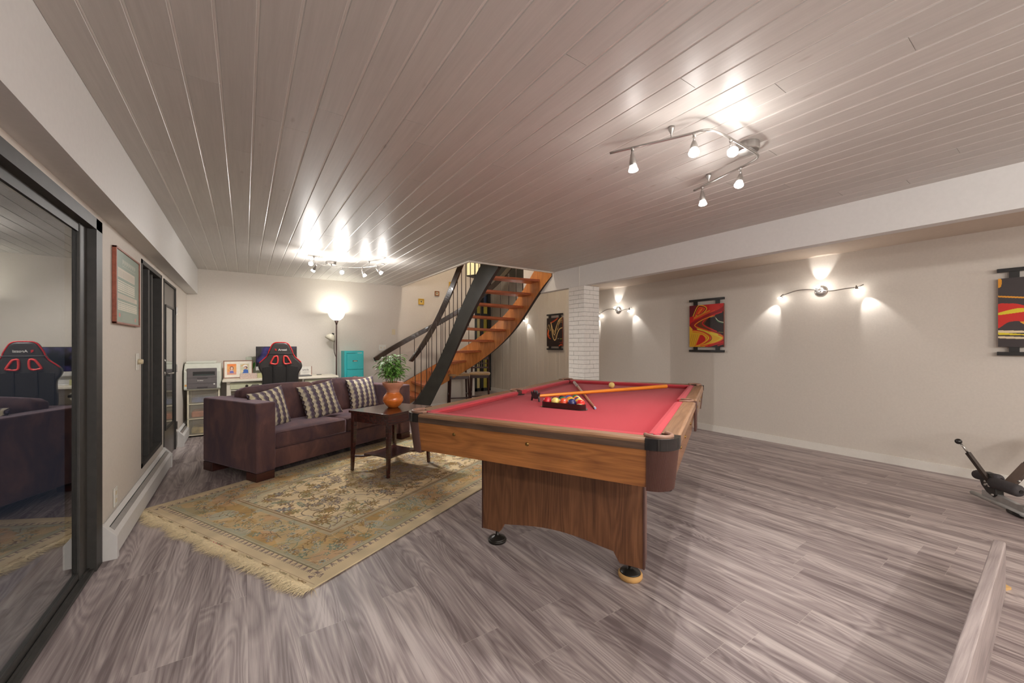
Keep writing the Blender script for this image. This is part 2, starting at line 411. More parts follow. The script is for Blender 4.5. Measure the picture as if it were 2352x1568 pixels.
# walls
Y1, Y2 = -1.6, 3.115          # sliding door opening
W1, W2, WZ0, WZ1 = 4.185, 5.104, .25, 1.90
D1, D2, DZ = 5.204, 6.04, 1.888
bm = NB()
for r in ((YF, Y1, 0, 2.0), (Y1, Y2, 1.905, 2.0), (Y2, W1, 0, 2.0), (W1, W2, 0, WZ0), (W1, W2, WZ1, 2.0), (W2, D1, 0, 2.0), (D1, D2, DZ, 2.0), (D2, YB, 0, 2.0)):
    box(bm, XL-.14, XL, *r)
struct('wall_left', bm, m_wall)
bm = B(XL-.14, 3.93, YB, YB+.12, 0, ZT)
struct('wall_back', bm, m_wall)
m_groove = mat('panel_paint', rgb(208,198,186), .6, var=.02)
bm = NB(); box(bm, XR, XR+.12, YF, 5.35, 0, ZT)
struct('wall_right', bm, m_wall)
bm = NB(); y = 5.35; k = 0
while y < YD:
    ww = (.2, .11, .26, .15)[k % 4]; y2 = min(y+ww, YD)
    prism(bm, [(y, XR+.02), (y, XR+.006), (y+.005, XR), (y2-.005, XR), (y2, XR+.006), (y2, XR+.02)], 0, ZT, axis='z', M=Matrix(((0,1,0,0),(1,0,0,0),(0,0,1,0),(0,0,0,1)))); y = y2; k += 1
box(bm, XR+.012, XR+.12, 5.35, YD, 0, ZT)
struct('wall_right_panelled', bm, m_groove)
struct('wall_alcove_side', B(3.81, 3.93, YB+.12, YD, 0, ZT), m_wall)
DX0 = 4.96
bm = NB(); box(bm, 3.93, DX0, YD, YD+.12, 0, ZT); box(bm, DX0, XR, YD, YD+.12, 4.4, ZT)
struct('wall_alcove_end', bm, m_wall)
struct('wall_front', B(XL-.14, XR+.12, YF-.12, YF, 0, 2.6), m_wall)
# stairwell above the ceiling
struct('wall_stairwell_left', B(XH-.9, XH-.78, YH-.03, YB, ZC+.2, ZT), m_wall)
struct('wall_stairwell_front', B(XH-.9, XR, YH-1.6, YH-1.5, ZC+.2, ZT), m_wall)
struct('floor_landing', box(B(XH-.9, XH, YH, YB, ZC+.03, ZC+.25), XH-.9, XR, YH-1.5, YH, ZC+.03, ZC+.25), m_wall)
struct('ceiling_upper', B(XH-.9, XR+.12, YH-1.6, YD+.12, ZT, ZT+.1), m_ceil2)
# baseboards
struct('baseboard_right', B(XR-.014, XR, YF, YD, 0, .085), m_trimw)
struct('baseboard_back', B(.2, 3.93, YB-.014, YB, 0, .085), m_trimw)

# brick column
def brick_column():
    bm = NB(); x0, x1, y0, y1, H = XBR-.004, 4.10, 3.845, 4.148, 2.035
    box(bm, x0+.004, x1-.004, y0+.004, y1-.004, 0, H, mi=1)  # darker grey core paints the shadow into the brick joints
    n = 34; h = H/n; g = .0022
    for k in range(n):
        z0, z1 = k*h+g, (k+1)*h-g; o = k % 2
        def run(a, b, cuts, fn):
            e = [a]+[a+(b-a)*c for c in cuts]+[b]
            for p, q in zip(e[:-1], e[1:]):
                j = random.uniform(-.0012, .0012)
                fn(p+(g if p > a else 0), q-(g if q < b else 0), j)
        cx = [.62] if o else [.38]; cy = [.36] if o else [.68]
        run(y0, y1, cy, lambda p, q, j: box(bm, x0+j, x0+.02, p, q, z0, z1))
        run(y0, y1, cy, lambda p, q, j: box(bm, x1-.02, x1+j, p, q, z0, z1))
        run(x0, x1, cx, lambda p, q, j: box(bm, p, q, y0+j, y0+.02, z0, z1))
        run(x0, x1, cx, lambda p, q, j: box(bm, p, q, y1-.02, y1+j, z0, z1))
    return bm
struct('column_brick', brick_column(), mat('painted_brick', rgb(226,222,216), .7, var=.05, nscale=25, bump=.5) if False else [mat('painted_brick', rgb(226,222,216), .7, var=.05, nscale=25, bump=.5), mat('joint_shade', rgb(128,120,112), .9)])
struct('trim_2', B(XBR-.006, XBR, 3.935, 3.942, 2.035, ZC), m_trimw)

# ------------------------------------------------------------------ sliding glass door (left wall, nearest)
d = struct('door_1', NB(), m_darkfr)
bm = bmesh.new()
box(bm, XL-.12, XL+.012, Y2-.105, Y2, 0, 1.905); box(bm, XL-.12, XL+.012, Y1, Y2, 1.845, 1.905); box(bm, XL-.12, XL+.004, Y1, Y2, 0, .018); box(bm, XL-.12, XL+.01, Y1, Y1+.1, 0, 1.905)
box(bm, XL-.05, XL-.04, Y1, Y2, .018, .03); box(bm, XL-.022, XL-.014, Y1, Y2, .018, .028)
bm.to_mesh(d.data); bm.free()
obj('door_stile', box(B(-.735, -.695, Y2-.215, Y2-.115, .02, 1.85), -.735, -.695, 1.0, 1.09, .02, 1.85) if False else B(-.735, -.695, Y2-.215, Y2-.108, .02, 1.85), m_darkfr, d, bevel=.003)
obj('door_rail', box(B(-.735, -.70, Y1+.1, Y2-.2, .02, .055), -.735, -.70, Y1+.1, Y2-.2, 1.80, 1.85), m_darkfr, d)
obj('pane', B(-.722, -.706, Y1+.1, Y2-.21, .05, 1.81), glass_mat('door_glass', (.8,.82,.8,1), 3.3), d)
# narrow side window
d = struct('window_1', NB(), m_darkfr)
bm = bmesh.new(); f = .06
box(bm, XL-.13, XL+.004, W1, W1+.035, WZ0, WZ1); box(bm, XL-.13, XL+.004, W2-.035, W2, WZ0, WZ1); box(bm, XL-.13, XL+.004, W1, W2, WZ0, WZ0+.035); box(bm, XL-.13, XL+.004, W1, W2, WZ1-.035, WZ1)
bm.to_mesh(d.data); bm.free()
obj('mullion', B(XL-.12, XL-.004, 4.50, 4.545, WZ0+.03, WZ1-.03), m_darkfr, d, bevel=.004)
obj('mullion', B(XL-.12, XL-.03, 4.82, 4.86, WZ0+.03, WZ1-.03), m_darkfr, d, bevel=.004)
obj('pane', B(XL-.10, XL-.092, W1+.03, W2-.03, WZ0+.03, WZ1-.03), glass_mat('window_glass', (.5,.52,.55,1), 1.6), d)
# hinged glazed door
d = struct('door_2', NB(), m_darkfr)
bm = bmesh.new()
box(bm, XL-.12, XL+.006, D1, D1+.02, 0, DZ); box(bm, XL-.12, XL+.006, D2-.025, D2, 0, DZ); box(bm, XL-.12, XL+.006, D1, D2, DZ-.02, DZ)
bm.to_mesh(d.data); bm.free()
m_bronze = mat('bronze_door', rgb(74,68,62), .28, var=.12, nscale=8)
bm = NB(); xa, xb = XL-.05, XL-.006; a, b2 = D1+.022, D2-.027
box(bm, xa, xb, a, a+.13, .01, DZ-.022); box(bm, xa, xb, b2-.13, b2, .01, DZ-.022); box(bm, xa, xb, a+.13, b2-.13, .01, .36); box(bm, xa, xb, a+.13, b2-.13, 1.62, DZ-.022)
obj('door_leaf', bm, m_bronze, d, bevel=.003)
bm = NB(); a2, b3 = a+.13, b2-.13
box(bm, XL-.02, XL+.005, a2-.02, a2, .34, 1.64); box(bm, XL-.02, XL+.010, b3, b3+.02, .34, 1.64); box(bm, XL-.02, XL+.006, a2, b3, .34, .36); box(bm, XL-.02, XL+.006, a2, b3, 1.62, 1.64)
obj('glazing_frame', bm, m_black, d)
obj('pane', B(XL-.006, XL-.001, a2, b3, .36, 1.62), glass_mat('door_glass', (.8,.82,.8,1), 3.3), d)
bm = tube(NB(), [(XL-.006, a+.06, .93), (XL+.05, a+.06, .93), (XL+.055, a+.075, .93), (XL+.052, a+.19, .928)], .008, n=10)
lathe(bm, [(.022, 0), (.022, .008), (.012, .012)], 20, c=(XL-.006, a+.06, .93), M=Matrix.Rotation(PI/2, 3, 'Y'))
obj('door_handle', bm, m_chrome, d, smooth=True)
obj('thumb_lock', LA([(.018, 0), (.018, .006), (.01, .014)], 20, c=(XL-.006, a+.06, 1.06), M=Matrix.Rotation(PI/2, 3, 'Y')), m_chrome, d)
for hz in (.28, .95, 1.62):
    obj('hinge', box(T([(XL+.012, D2-.012, hz-.045), (XL+.012, D2-.012, hz+.045)], .008, n=10), XL, XL+.004, D2-.012, D2+.018, hz-.045, hz+.045), m_chrome, d)
# dark framed opening in the alcove
d = struct('door_3', NB(), m_black)
bm = bmesh.new()
for (p, q) in ((DX0, DX0+.10), (DX0+.22, DX0+.30), (XR-.10, XR)): box(bm, p, q, YD-.03, YD+.06, 0, 4.4)
box(bm, DX0, XR, YD-.025, YD+.06, 1.96, 2.06); box(bm, DX0, XR, YD-.03, YD+.06, 0, .08)
bm.to_mesh(d.data); bm.free()
m_olive = mat('olive_curtain', rgb(176,160,70), .8, var=.15, nscale=14, stretch=(4,4,.3))
m_cream = mat('cream_curtain', rgb(226,212,160), .8, var=.1, nscale=14, stretch=(4,4,.3))
def curtain(x0, x1, z0, z1, m):
    bm = NB(); pts = []; n = 14
    for i in range(n+1):
        x = x0+(x1-x0)*i/n; pts.append((x, YD+.025+.008*math.sin(i*2.4)))
    poly = pts+[(x, y+.004) for x, y in pts[::-1]]
    prism(bm, poly, z0, z1); return obj('curtain_strip', bm, m, d, label='pale yellow strip behind the dark frame' if m is m_cream else 'olive strip behind the dark frame')
curtain(DX0+.10, DX0+.22, .08, 1.96, m_cream); curtain(DX0+.30, XR-.10, .08, 1.96, m_olive)
obj('curtain_panel', B(DX0+.02, XR-.12, YD-.028, YD-.012, 2.06, 2.35), m_olive, d)
obj('pane', B(DX0, XR, YD+.04, YD+.05, .08, 4.4), glass_mat('window_glass', (.5,.52,.55,1), 1.6), d)

# ------------------------------------------------------------------ curved open-riser staircase
PO = [3.7827, 0.0126, 0.3538, -0.5695, 0.1187], [4.7769, 1.2065, -0.1006, 0.1893, -0.0859]
PI_ = [2.9441, -0.2423, 0.0941, -0.0727, 0.0093], [4.9282, 0.7569, -0.1566, -0.0114, 0.0111]
def pol(c, t): return sum(c[i]*(t/5)**i for i in range(5))
Z1, DB, DT, DR, RR = 2.2056, -.1453, .3065, 1.0873, .1859
def P_out(t): return Vector((pol(PO[0], t), pol(PO[1], t), 0))
def P_in(t): return Vector((pol(PI_[0], t), pol(PI_[1], t), 0))
def zt(t): return Z1-RR*t
m_orange = wood('orange_fir', rgb(158,90,38), rgb(222,150,80), axis='z', rough=.35, scale=1.2, coat=.2)
m_tread = wood('red_fir', rgb(140,72,40), rgb(192,108,66), axis='x', rough=.4)
m_strblk = mat('stringer_black', rgb(50,48,43), .34, var=.25, nscale=5)
m_edge = mat('stringer_edge', rgb(52,38,34), .5, var=.1)
m_steel = mat('dark_steel', rgb(72,60,56), .38, metal=.4, var=.1)
stair = thing('staircase', 'curved open riser staircase with black stringer and orange wood treads', 'staircase', (0,0,0))
def ribbon(Pf, Pg, zb, ztp, thick, t0, t1, n, mats, zmin=0.0, side=1):
    """vertical band following Pf; the face on the side of Pg gets material 0, the other material 1, edges material 2"""
    bm = NB(); rows = []
    for i in range(n+1):
        t = t0+(t1-t0)*i/n; p = Pf(t); dirn = (Pg(t)-p).normalized()
        a, b_ = zt(t)+zb, zt(t)+ztp
        a, b_ = max(a, zmin), max(b_, zmin+.01)
        q = p-dirn*thick
        rows.append([bm.verts.new((p.x, p.y, a)), bm.verts.new((p.x, p.y, b_)), bm.verts.new((q.x, q.y, b_)), bm.verts.new((q.x, q.y, a))])
    for r, s in zip(rows[:-1], rows[1:]):
        for k, mi in ((0, 0), (1, 2), (2, 1), (3, 2)):
            bm.faces.new((r[k], r[(k+1)%4], s[(k+1)%4], s[k])).material_index = mi
    bm.faces.new(rows[0]).material_index = 2; bm.faces.new(rows[-1][::-1]).material_index = 2
    return bm
o = obj('stringer', ribbon(P_out, P_in, DB, DT, .045, -1.05, 12.6, 90, 0), [m_orange, m_strblk, m_edge], stair, label='outer stringer with orange inner face')
o = obj('stringer', ribbon(P_in, P_out, DB, DT, .045, -1.40, 12.6, 90, 0), [m_orange, m_strblk, m_edge], stair, label='inner stringer painted black outside')
for k in range(0, 12):
    t = k; e = t+1.18
    a, b_, c, d_ = P_out(t), P_in(t), P_in(e), P_out(e); z = zt(t)
    obj('tread', prism(NB(), [(v.x, v.y) for v in (a, b_, c, d_)], z, z+.036), m_tread, stair, bevel=.004)
def rail(Pf, Pg, t0, t1, n=70):
    bm = NB(); rows = []
    for i in range(n+1):
        t = t0+(t1-t0)*i/n; p = Pf(t); dr = (Pg(t)-p).normalized(); z = zt(t)+DR
        p = p-dr*.022
        nxt = Pf(t+.01)-Pf(t); sl = Vector((nxt.x, nxt.y, -RR*.01)).normalized(); up = dr.cross(sl); up = up if up.z > 0 else -up
        P3 = Vector((p.x, p.y, z))
        rows.append([bm.verts.new(P3+dr*a*.019-up*b_) for a, b_ in ((-1, .085), (1, .085), (1, 0), (-1, 0))])
    for r, s in zip(rows[:-1], rows[1:]):
        for k in range(4): bm.faces.new((r[k], r[(k+1)%4], s[(k+1)%4], s[k]))
    bm.faces.new(rows[0]); bm.faces.new(rows[-1][::-1]); return bm
m_rail = mat('rail_lacquer', rgb(64,54,48), .25, var=.2, nscale=6, coat=.3)
TO_END, TI_END = 12.3, 12.5
obj('handrail', rail(P_out, P_in, -1.0, TO_END), m_rail, stair, bevel=.005)
obj('handrail', rail(P_in, P_out, -.5, TI_END), m_rail, stair, bevel=.005)
for Pf, Pg, te in ((P_out, P_in, TO_END), (P_in, P_out, TI_END)):
    t = te-.75
    while t > -.9:
        p = Pf(t)-(Pg(t)-Pf(t)).normalized()*.022
        obj('baluster', T([(p.x, p.y, max(0, zt(t)+DT-.03)), (p.x, p.y, zt(t)+DR-.05)], .0065, n=8), m_steel, stair, smooth=True)
        t -= .78
# paper lantern hanging upstairs, seen through the stairwell
ln = thing('paper_lantern', 'square pale yellow lantern with black frame hanging upstairs in the stairwell', 'lantern', (3.37,6.05,2.42), .5)
m_paper = mat('lantern_paper', rgb(232,214,160), .8, var=.05, emit=(1,.85,.5,1), estr=.25)
obj('shade', B(-.12, .12, -.12, .12, .02, .62), m_paper, ln)
bm = B(-.125, .125, -.125, .125, 0, .02); box(bm, -.125, .125, -.125, .125, .62, .64)
for x in (-.125, -.04, .04, .117):
    for y in (-.125, .117): box(bm, x, x+.008, y, y+.008, 0, .64)
for y in (-.04, .04):
    for x in (-.125, .117): box(bm, x, x+.008, y, y+.008, 0, .64)
obj('frame', bm, m_black, ln)
obj('hanging_cord', T([(0,0,.64), (0,0,ZT-2.42)], .006, n=8), m_black, ln)
ul = thing('upstairs_fill_light', 'added round white fill light upstairs above the stairwell', 'ceiling lamp', (2.6, 5.2, ZT))  # lamp added out of view to brighten the stairwell
obj('shade', LA([(.0,-.10), (.10,-.09), (.16,-.04), (.17,0)], 32, cap=False), emit_mat('opal_lit', (1,.9,.72,1), 3), ul, smooth=True)
light('POINT', (0,0,-.2), 55, (1,.9,.74), ul, .1, 'stairwell_fill')
gp = thing('stair_guard_panel', 'black panel across the stairwell upstairs, above the treads', 'guard panel', (4.71, 7.04, 0))
obj('panel', B(-.78, .78, -.02, .02, 2.60, 3.5), m_strblk, gp)
obj('top_rail', B(-.78, .78, -.035, .035, 3.5, 3.55), m_rail, gp)
# small gold tiles on the stair wall
def tile(x, z, s, col, lab, inner):
    t = thing('framed_tile', lab, 'wall tile', (x, YB, z), 0)
    bm = NB()
    for a, b_, c, d_ in ((-s, s, s*.62, s), (-s, s, -s, -s*.62), (-s, -s*.62, -s*.62, s*.62), (s*.62, s, -s*.62, s*.62)): box(bm, a, b_, -.022, -.002, c, d_)
    obj('frame', bm, mat('tile_frame_%s' % col[0], rgb(*col), .4, var=.1), t, bevel=.003)
    obj('tile_face', B(-s*.62, s*.62, -.012, -.002, -s*.62, s*.62), mat('tile_face_%d' % inner[0], rgb(*inner), .5), t)
    obj('tile_motif', B(-s*.22, s*.22, -.015, -.012, -s*.22, s*.22), mat('tile_motif', rgb(60,50,40), .5), t)
tile(2.77, 2.045, .055, (204,160,44), 'yellow framed square tile, lowest on the stair wall', (214,190,120))
tile(3.09, 2.224, .046, (140,86,44), 'brown framed square tile, second up the stair wall', (222,206,176))
tile(3.40, 2.42, .055, (206,166,60), 'gold framed square tile partly behind the stair handrail', (216,200,140))

# ------------------------------------------------------------------ pool table
TH = math.radians(62.5446)
sv = Vector((math.cos(TH), -math.sin(TH), 0)); lv = Vector((math.sin(TH), math.cos(TH), 0))
def tw(s, l, z=0.0): return sv*s+lv*l+Vector((0,0,z))
HT = .852; HX, HY = .70, 1.235
m_cloth = mat('red_baize', rgb(170,50,59), .95, var=.03, nscale=300, spec=.2, sheen=.07, bump=.15)
m_cushion = mat('red_cushion_cloth', rgb(184,62,70), .9, var=.03, nscale=300, spec=.2, sheen=.08)
m_railw = wood('rail_walnut', rgb(112,78,54), rgb(168,128,96), axis='y', rough=.38, scale=1.3)
m_railwx = wood('rail_walnut_end', rgb(112,78,54), rgb(168,128,96), axis='x', rough=.38, scale=1.3)
m_apron = wood('apron_walnut', rgb(104,58,26), rgb(188,122,64), axis='x', rough=.34, rings=11, coat=.15)
m_aprony = wood('apron_walnut_long', rgb(104,58,26), rgb(188,122,64), axis='y', rough=.22, rings=11, coat=.3)
m_ped = wood('pedestal_walnut', rgb(82,48,30), rgb(150,102,68), axis='z', rough=.4, rings=11)
m_band = wood('smoked_edge', rgb(52,38,30), rgb(108,84,68), axis='x', rough=.4)
m_bandy = wood('smoked_edge_long', rgb(52,38,30), rgb(108,84,68), axis='y', rough=.4)
m_rib = mat('ribbed_brown_plastic', rgb(88,58,50), .45, var=.05)
m_leather = mat('pocket_leather', rgb(150,112,92), .45, var=.1, nscale=60)
m_net = mat('pocket_liner', rgb(78,46,38), .6, var=.1)
m_brass = mat('aged_brass', rgb(150,120,70), .3, metal=1.0)
ctr = tw(-.852, 2.845)
pt = thing('pool_table', 'eight foot walnut pool table with red cloth on twin pedestals', 'pool table', ctr, -TH)
# playing surface with pocket holes approximated by dark pocket cups set in it
WR = .076; CU = .052; ZP = HT-.036
obj('playing_surface', B(-HX+WR, HX-WR, -HY+WR, HY-WR, ZP-.03, ZP), m_cloth, pt)
# rails: wood caps between pockets
PC = .105     # corner casting length
PS = .055     # half gap at side pocket
def cap_long(sx, y0, y1):
    bm = NB(); x = [HX-WR, HX-.010, HX, HX, HX-WR]; z = [HT-.004, HT, HT-.008, HT-.045, HT-.045]
    prism(bm, [(sx*a, b_) for a, b_ in zip(x, z)], y0, y1, axis='y'); return bm
def cap_short(sy):
    bm = NB(); x = [HY-WR, HY-.010, HY, HY, HY-WR]; z = [HT-.004, HT, HT-.008, HT-.018, HT-.045]
    prism(bm, [(sy*a, b_) for a, b_ in zip(x, z)], -HX+PC, HX-PC, axis='x'); return bm
def cushion(p0, p1, inward):
    """p0,p1 along the rail's inner wood edge; nose points inward; ends angled"""
    bm = NB(); p0, p1, inw = Vector(p0), Vector(p1), Vector(inward); d = (p1-p0).normalized()
    prof = [(0, HT-.004), (CU*.55, HT-.002), (CU*.92, HT-.006), (CU, HT-.012), (CU*.72, ZP+.001), (0, ZP+.001)]
    rows = []
    for end, sg in ((p0, 1), (p1, -1)):
        rows.append([bm.verts.new(end+inw*a+d*sg*a*.8+Vector((0,0,z))) for a, z in prof])
    n = len(prof)
    for i in range(n): bm.faces.new((rows[0][i], rows[0][(i+1)%n], rows[1][(i+1)%n], rows[1][i]))
    bm.faces.new(rows[0]); bm.faces.new(rows[1][::-1]); return bm
for sx in (-1, 1):
    for y0, y1 in ((-HY+PC, -PS), (PS, HY-PC)):
        r = obj('rail', cap_long(sx, y0, y1), m_railw, pt, bevel=.002)
        obj('cushion', cushion((sx*(HX-WR), y0-.012, 0), (sx*(HX-WR), y1+.012, 0), (-sx, 0, 0)), m_cushion, r, bevel=.006, seg=3)
for sy in (-1, 1):
    r = obj('rail', cap_short(sy), m_railwx, pt, bevel=.002)
    prism_b = NB(); prism(prism_b, [(sy*(HY-.01), HT-.045), (sy*(HY), HT-.045), (sy*(HY), HT-.018), (sy*(HY-.01), HT-.018)], -HX+PC, HX-PC, axis='x')
    obj('dark_edge_band', prism_b, m_band, r)
    obj('cushion', cushion((-HX+PC-.012, sy*(HY-WR), 0), (HX-PC+.012, sy*(HY-WR), 0), (0, -sy, 0)), m_cushion, r, bevel=.006, seg=3)
BOLTS = {-1: (-.355, .060), 1: (-.30, .30)}
# aprons, leaning inwards towards the bottom
ZA = .651; IN = .026
for sy in (-1, 1):
    bm = NB(); y0, y1 = sy*(HY-.006), sy*(HY-IN)
    v = [bm.verts.new(p) for p in ((-HX+PC-.01, y0, HT-.045), (HX-PC+.01, y0, HT-.045), (HX-PC-.01, y1, ZA), (-HX+PC+.01, y1, ZA),
                                  (-HX+PC-.01, y0-sy*.022, HT-.045), (HX-PC+.01, y0-sy*.022, HT-.045), (HX-PC-.01, y1-sy*.022, ZA), (-HX+PC+.01, y1-sy*.022, ZA))]
    for f in ((0,1,2,3), (4,5,6,7), (0,1,5,4), (1,2,6,5), (2,3,7,6), (3,0,4,7)): bm.faces.new([v[i] for i in f])
    a = obj('apron', bm, m_apron, pt)
    for x in BOLTS[sy]:
        obj('bolt', lathe(NB(), [(.0, .006), (.007, .005), (.010, 0)], 14, c=(x, sy*(HY-.0125), .765), M=Matrix.Rotation(PI/2*sy*-1, 3, 'X')), m_brass, a, smooth=True)
for sx in (-1, 1):
    bm = NB(); x0, x1 = sx*(HX-.006), sx*(HX-IN)
    v = [bm.verts.new(p) for p in ((x0, -HY+PC-.01, HT-.045), (x0, HY-PC+.01, HT-.045), (x1, HY-PC-.01, ZA), (x1, -HY+PC+.01, ZA),
                                  (x0-sx*.022, -HY+PC-.01, HT-.045), (x0-sx*.022, HY-PC+.01, HT-.045), (x1-sx*.022, HY-PC-.01, ZA), (x1-sx*.022, -HY+PC+.01, ZA))]
    for f in ((0,1,2,3), (4,5,6,7), (0,1,5,4), (1,2,6,5), (2,3,7,6), (3,0,4,7)): bm.faces.new([v[i] for i in f])
    a = obj('apron', bm, m_aprony, pt)
    for y in (-.95, -.72, -.35, .35, .7, .95):
        obj('bolt', lathe(NB(), [(.0, .006), (.007, .005), (.010, 0)], 14, c=(sx*(HX-.0125), y, .765), M=Matrix.Rotation(PI/2*sx, 3, 'Y')), m_brass, a, smooth=True)
    # side pocket fittings
    pk = obj('side_pocket', box(B(sx*(HX-.09), sx*HX+sx*.004, -PS, PS, HT-.045, HT-.008), sx*(HX-.01), sx*HX+sx*.004, -PS, PS, HT-.19, HT-.04), m_net, pt, bevel=.004)
    pts = [(sx*(HX-.025)-sx*(.062)*math.sin(a), .058*math.cos(a), HT+.001) for a in np.linspace(.0, PI, 13)]
    pts = [(sx*(HX-.098), .056, HT)] + [(sx*(HX-.05)+sx*.030*math.sin(a), .048*math.cos(a), HT+.002) for a in np.linspace(0, PI, 11)] + [(sx*(HX-.098), -.056, HT)]
    obj('pocket_rim', T(pts, .007, n=8), m_leather, pk, smooth=True)
    obj('pocket_cup', LA([(.04, -.10), (.046, 0), (.046, .003), (.0, .003)], 24, c=(sx*(HX-.088), 0, ZP+.0005)), m_black, pk)
# corner castings and ribbed skirts
def corner_poly(h, sx, sy, r=.10, n=28, L=PC+.012):
    """plan outline of a rounded corner block; h = inset from outer faces"""
    X, Y = HX-h, HY-h; pts = [(X-L+h, Y)]
    for k in range(n+1):
        a = PI/2-PI/2*k/n; pts.append((X-r+r*math.cos(a), Y-r+r*math.sin(a)))
    pts.append((X, Y-L+h)); return [(sx*a, sy*b_) for a, b_ in pts]
for sx in (-1, 1):
    for sy in (-1, 1):
        outer = corner_poly(-.004, sx, sy)
        inner = [(sx*(HX-.062-.052*math.cos(a)) , sy*(HY-.062-.052*math.sin(a))) for a in np.linspace(PI*.02, PI*.48, 3)]
        # C-shaped cap: outer arc, then the pocket mouth cut in
        px, py = HX-.078, HY-.078; R = .050
        mouth = [(sx*(px+R*math.cos(a)), sy*(py+R*math.sin(a))) for a in np.linspace(-PI*.30, PI*.80, 15)]
        bm = NB(); prism(bm, outer+[(sx*(HX-.072), sy*(HY-PC-.016))]+mouth+[(sx*(HX-PC-.016), sy*(HY-.072))], HT-.045, HT+.002)
        cc = obj('corner_casting', bm, m_black_gl, pt, bevel=.004)
        rim = [(sx*(px+(R+.002)*math.cos(a)), sy*(py+(R+.002)*math.sin(a)), HT+.004) for a in np.linspace(-PI*.36, PI*.86, 22)]
        obj('pocket_rim', T(rim, .0085, n=10), m_leather, cc, smooth=True)
        obj('pocket_cup', lathe(NB(), [(.028, ZP-.045), (R, ZP+.002), (R, HT-.003), (R-.004, HT-.003), (.026, ZP-.038), (0, ZP-.04)], 28, c=(sx*px, sy*py, 0), cap=False), m_net, cc, smooth=True)
        bm = NB(); rows = []
        for z, ins, LL in ((HT-.045, .002, PC+.008), (ZA-.012, IN-.006, PC+.012)):
            base = corner_poly(ins, sx, sy, r=.095-ins*.3, n=40, L=LL)
            P = []
            for i in range(len(base)-1):
                (ax, ay), (bx, by) = base[i], base[i+1]; L_ = math.hypot(bx-ax, by-ay); k = max(1, int(L_/.0022))
                for j in range(k): P.append((ax+(bx-ax)*j/k, ay+(by-ay)*j/k))
            P.append(base[-1]); rows.append(P)
        n = min(len(rows[0]), len(rows[1]))
        def resample(P, n):
            P = np.array(P); s_ = np.r_[0, np.cumsum(np.hypot(*np.diff(P, axis=0).T))]; q = np.linspace(0, s_[-1], n); return np.stack([np.interp(q, s_, P[:,0]), np.interp(q, s_, P[:,1])], 1)
        n = 121; R0, R1 = resample(rows[0], n), resample(rows[1], n)
        cen = np.array((sx*(HX-PC-.022), sy*(HY-PC-.022)))
        lo, hi = [], []
        for i in range(n):
            k = .0016 if i % 3 == 0 else 0
            for Rr, z, lst in ((R0, HT-.045, hi), (R1, ZA-.012, lo)):
                p = Rr[i]; q = p+(cen-p)/np.linalg.norm(cen-p)*k; lst.append(bm.verts.new((q[0], q[1], z)))
        hi.append(bm.verts.new((cen[0], cen[1], HT-.045))); lo.append(bm.verts.new((cen[0], cen[1], ZA-.012)))
        m_ = len(hi)
        for i in range(m_): bm.faces.new((lo[i], lo[(i+1)%m_], hi[(i+1)%m_], hi[i]))
        bm.faces.new(hi); bm.faces.new(lo[::-1])
        obj('corner_skirt', bm, m_rib, pt)
obj('underframe', B(-HX+.12, HX-.12, -HY+.13, HY-.13, ZA+.01, ZP-.04), m_black, pt)
# pedestals: panel with arched foot, side returns, two levelling feet each
def ped_panel():
    w = .478; z0 = .085; pts = [(-w, z0), (-w+.115, z0), (-w+.125, z0+.012), (-w+.15, z0+.055), (-w+.185, z0+.06)]
    for a in np.linspace(0, 1, 12): pts.append((-w+.2+(2*w-.4)*a, z0+.062+.03*math.sin(PI*a)))
    pts += [(w-.185, z0+.06), (w-.15, z0+.055), (w-.125, z0+.012), (w-.115, z0), (w, z0), (w, ZA+.012), (-w, ZA+.012)]
    return pts
OX = .02
for sy, nm in ((-1, 'near'), (1, 'far')):
    yc = -.785 if sy < 0 else .745
    p = obj('pedestal', prism(NB(), [(x+OX, z) for x, z in ped_panel()], yc, yc+.022*-sy, axis='y'), m_ped, pt, bevel=.002)
    for sx in (-1, 1):
        obj('pedestal_side', B(OX+sx*.478, OX+sx*.461, yc+.022*-sy, yc+.115*-sy, .085, ZA+.012), mat('pedestal_side_laminate', rgb(120,88,76), .4, var=.08, nscale=6), p, bevel=.002)
        obj('corner_strip', B(OX+sx*.478, OX+sx*.486, yc-.002*-sy, yc+.03*-sy, .085, ZA+.012), m_rib, p)
    for sx in (-1, 1):
        x, y = OX+sx*.405, yc+.028*-sy*-1*0+.05*-sy
        f = obj('leveller', LA([(.0, .014), (.050, .010), (.054, .016), (.050, .024), (.022, .036), (.010, .044), (.010, .10), (0, .10)], 28, c=(x, y, 0)) if not (sx > 0 and sy < 0) else LA([(.0, .026), (.050, .024), (.054, .030), (.050, .036), (.022, .046), (.010, .052), (.010, .10), (0, .10)], 28, c=(x, y, 0)), mat('leveller_black', rgb(46,42,38), .3, var=.1, metal=.3), p, smooth=True)
        pads = LA([(.056, 0), (.058, .012), (.054, .018), (0, .018)] if not (sx > 0 and sy < 0) else [(.058, 0), (.062, .010), (.062, .024), (.056, .030), (0, .030)], 28, c=(x, y, 0))
        obj('pad', pads, mat('tan_pad', rgb(206,160,98), .6) if (sx > 0 and sy < 0) else mat('leveller_black', rgb(46,42,38), .3), f, smooth=True, label='tan pad under the near right foot' if (sx > 0 and sy < 0) else None)

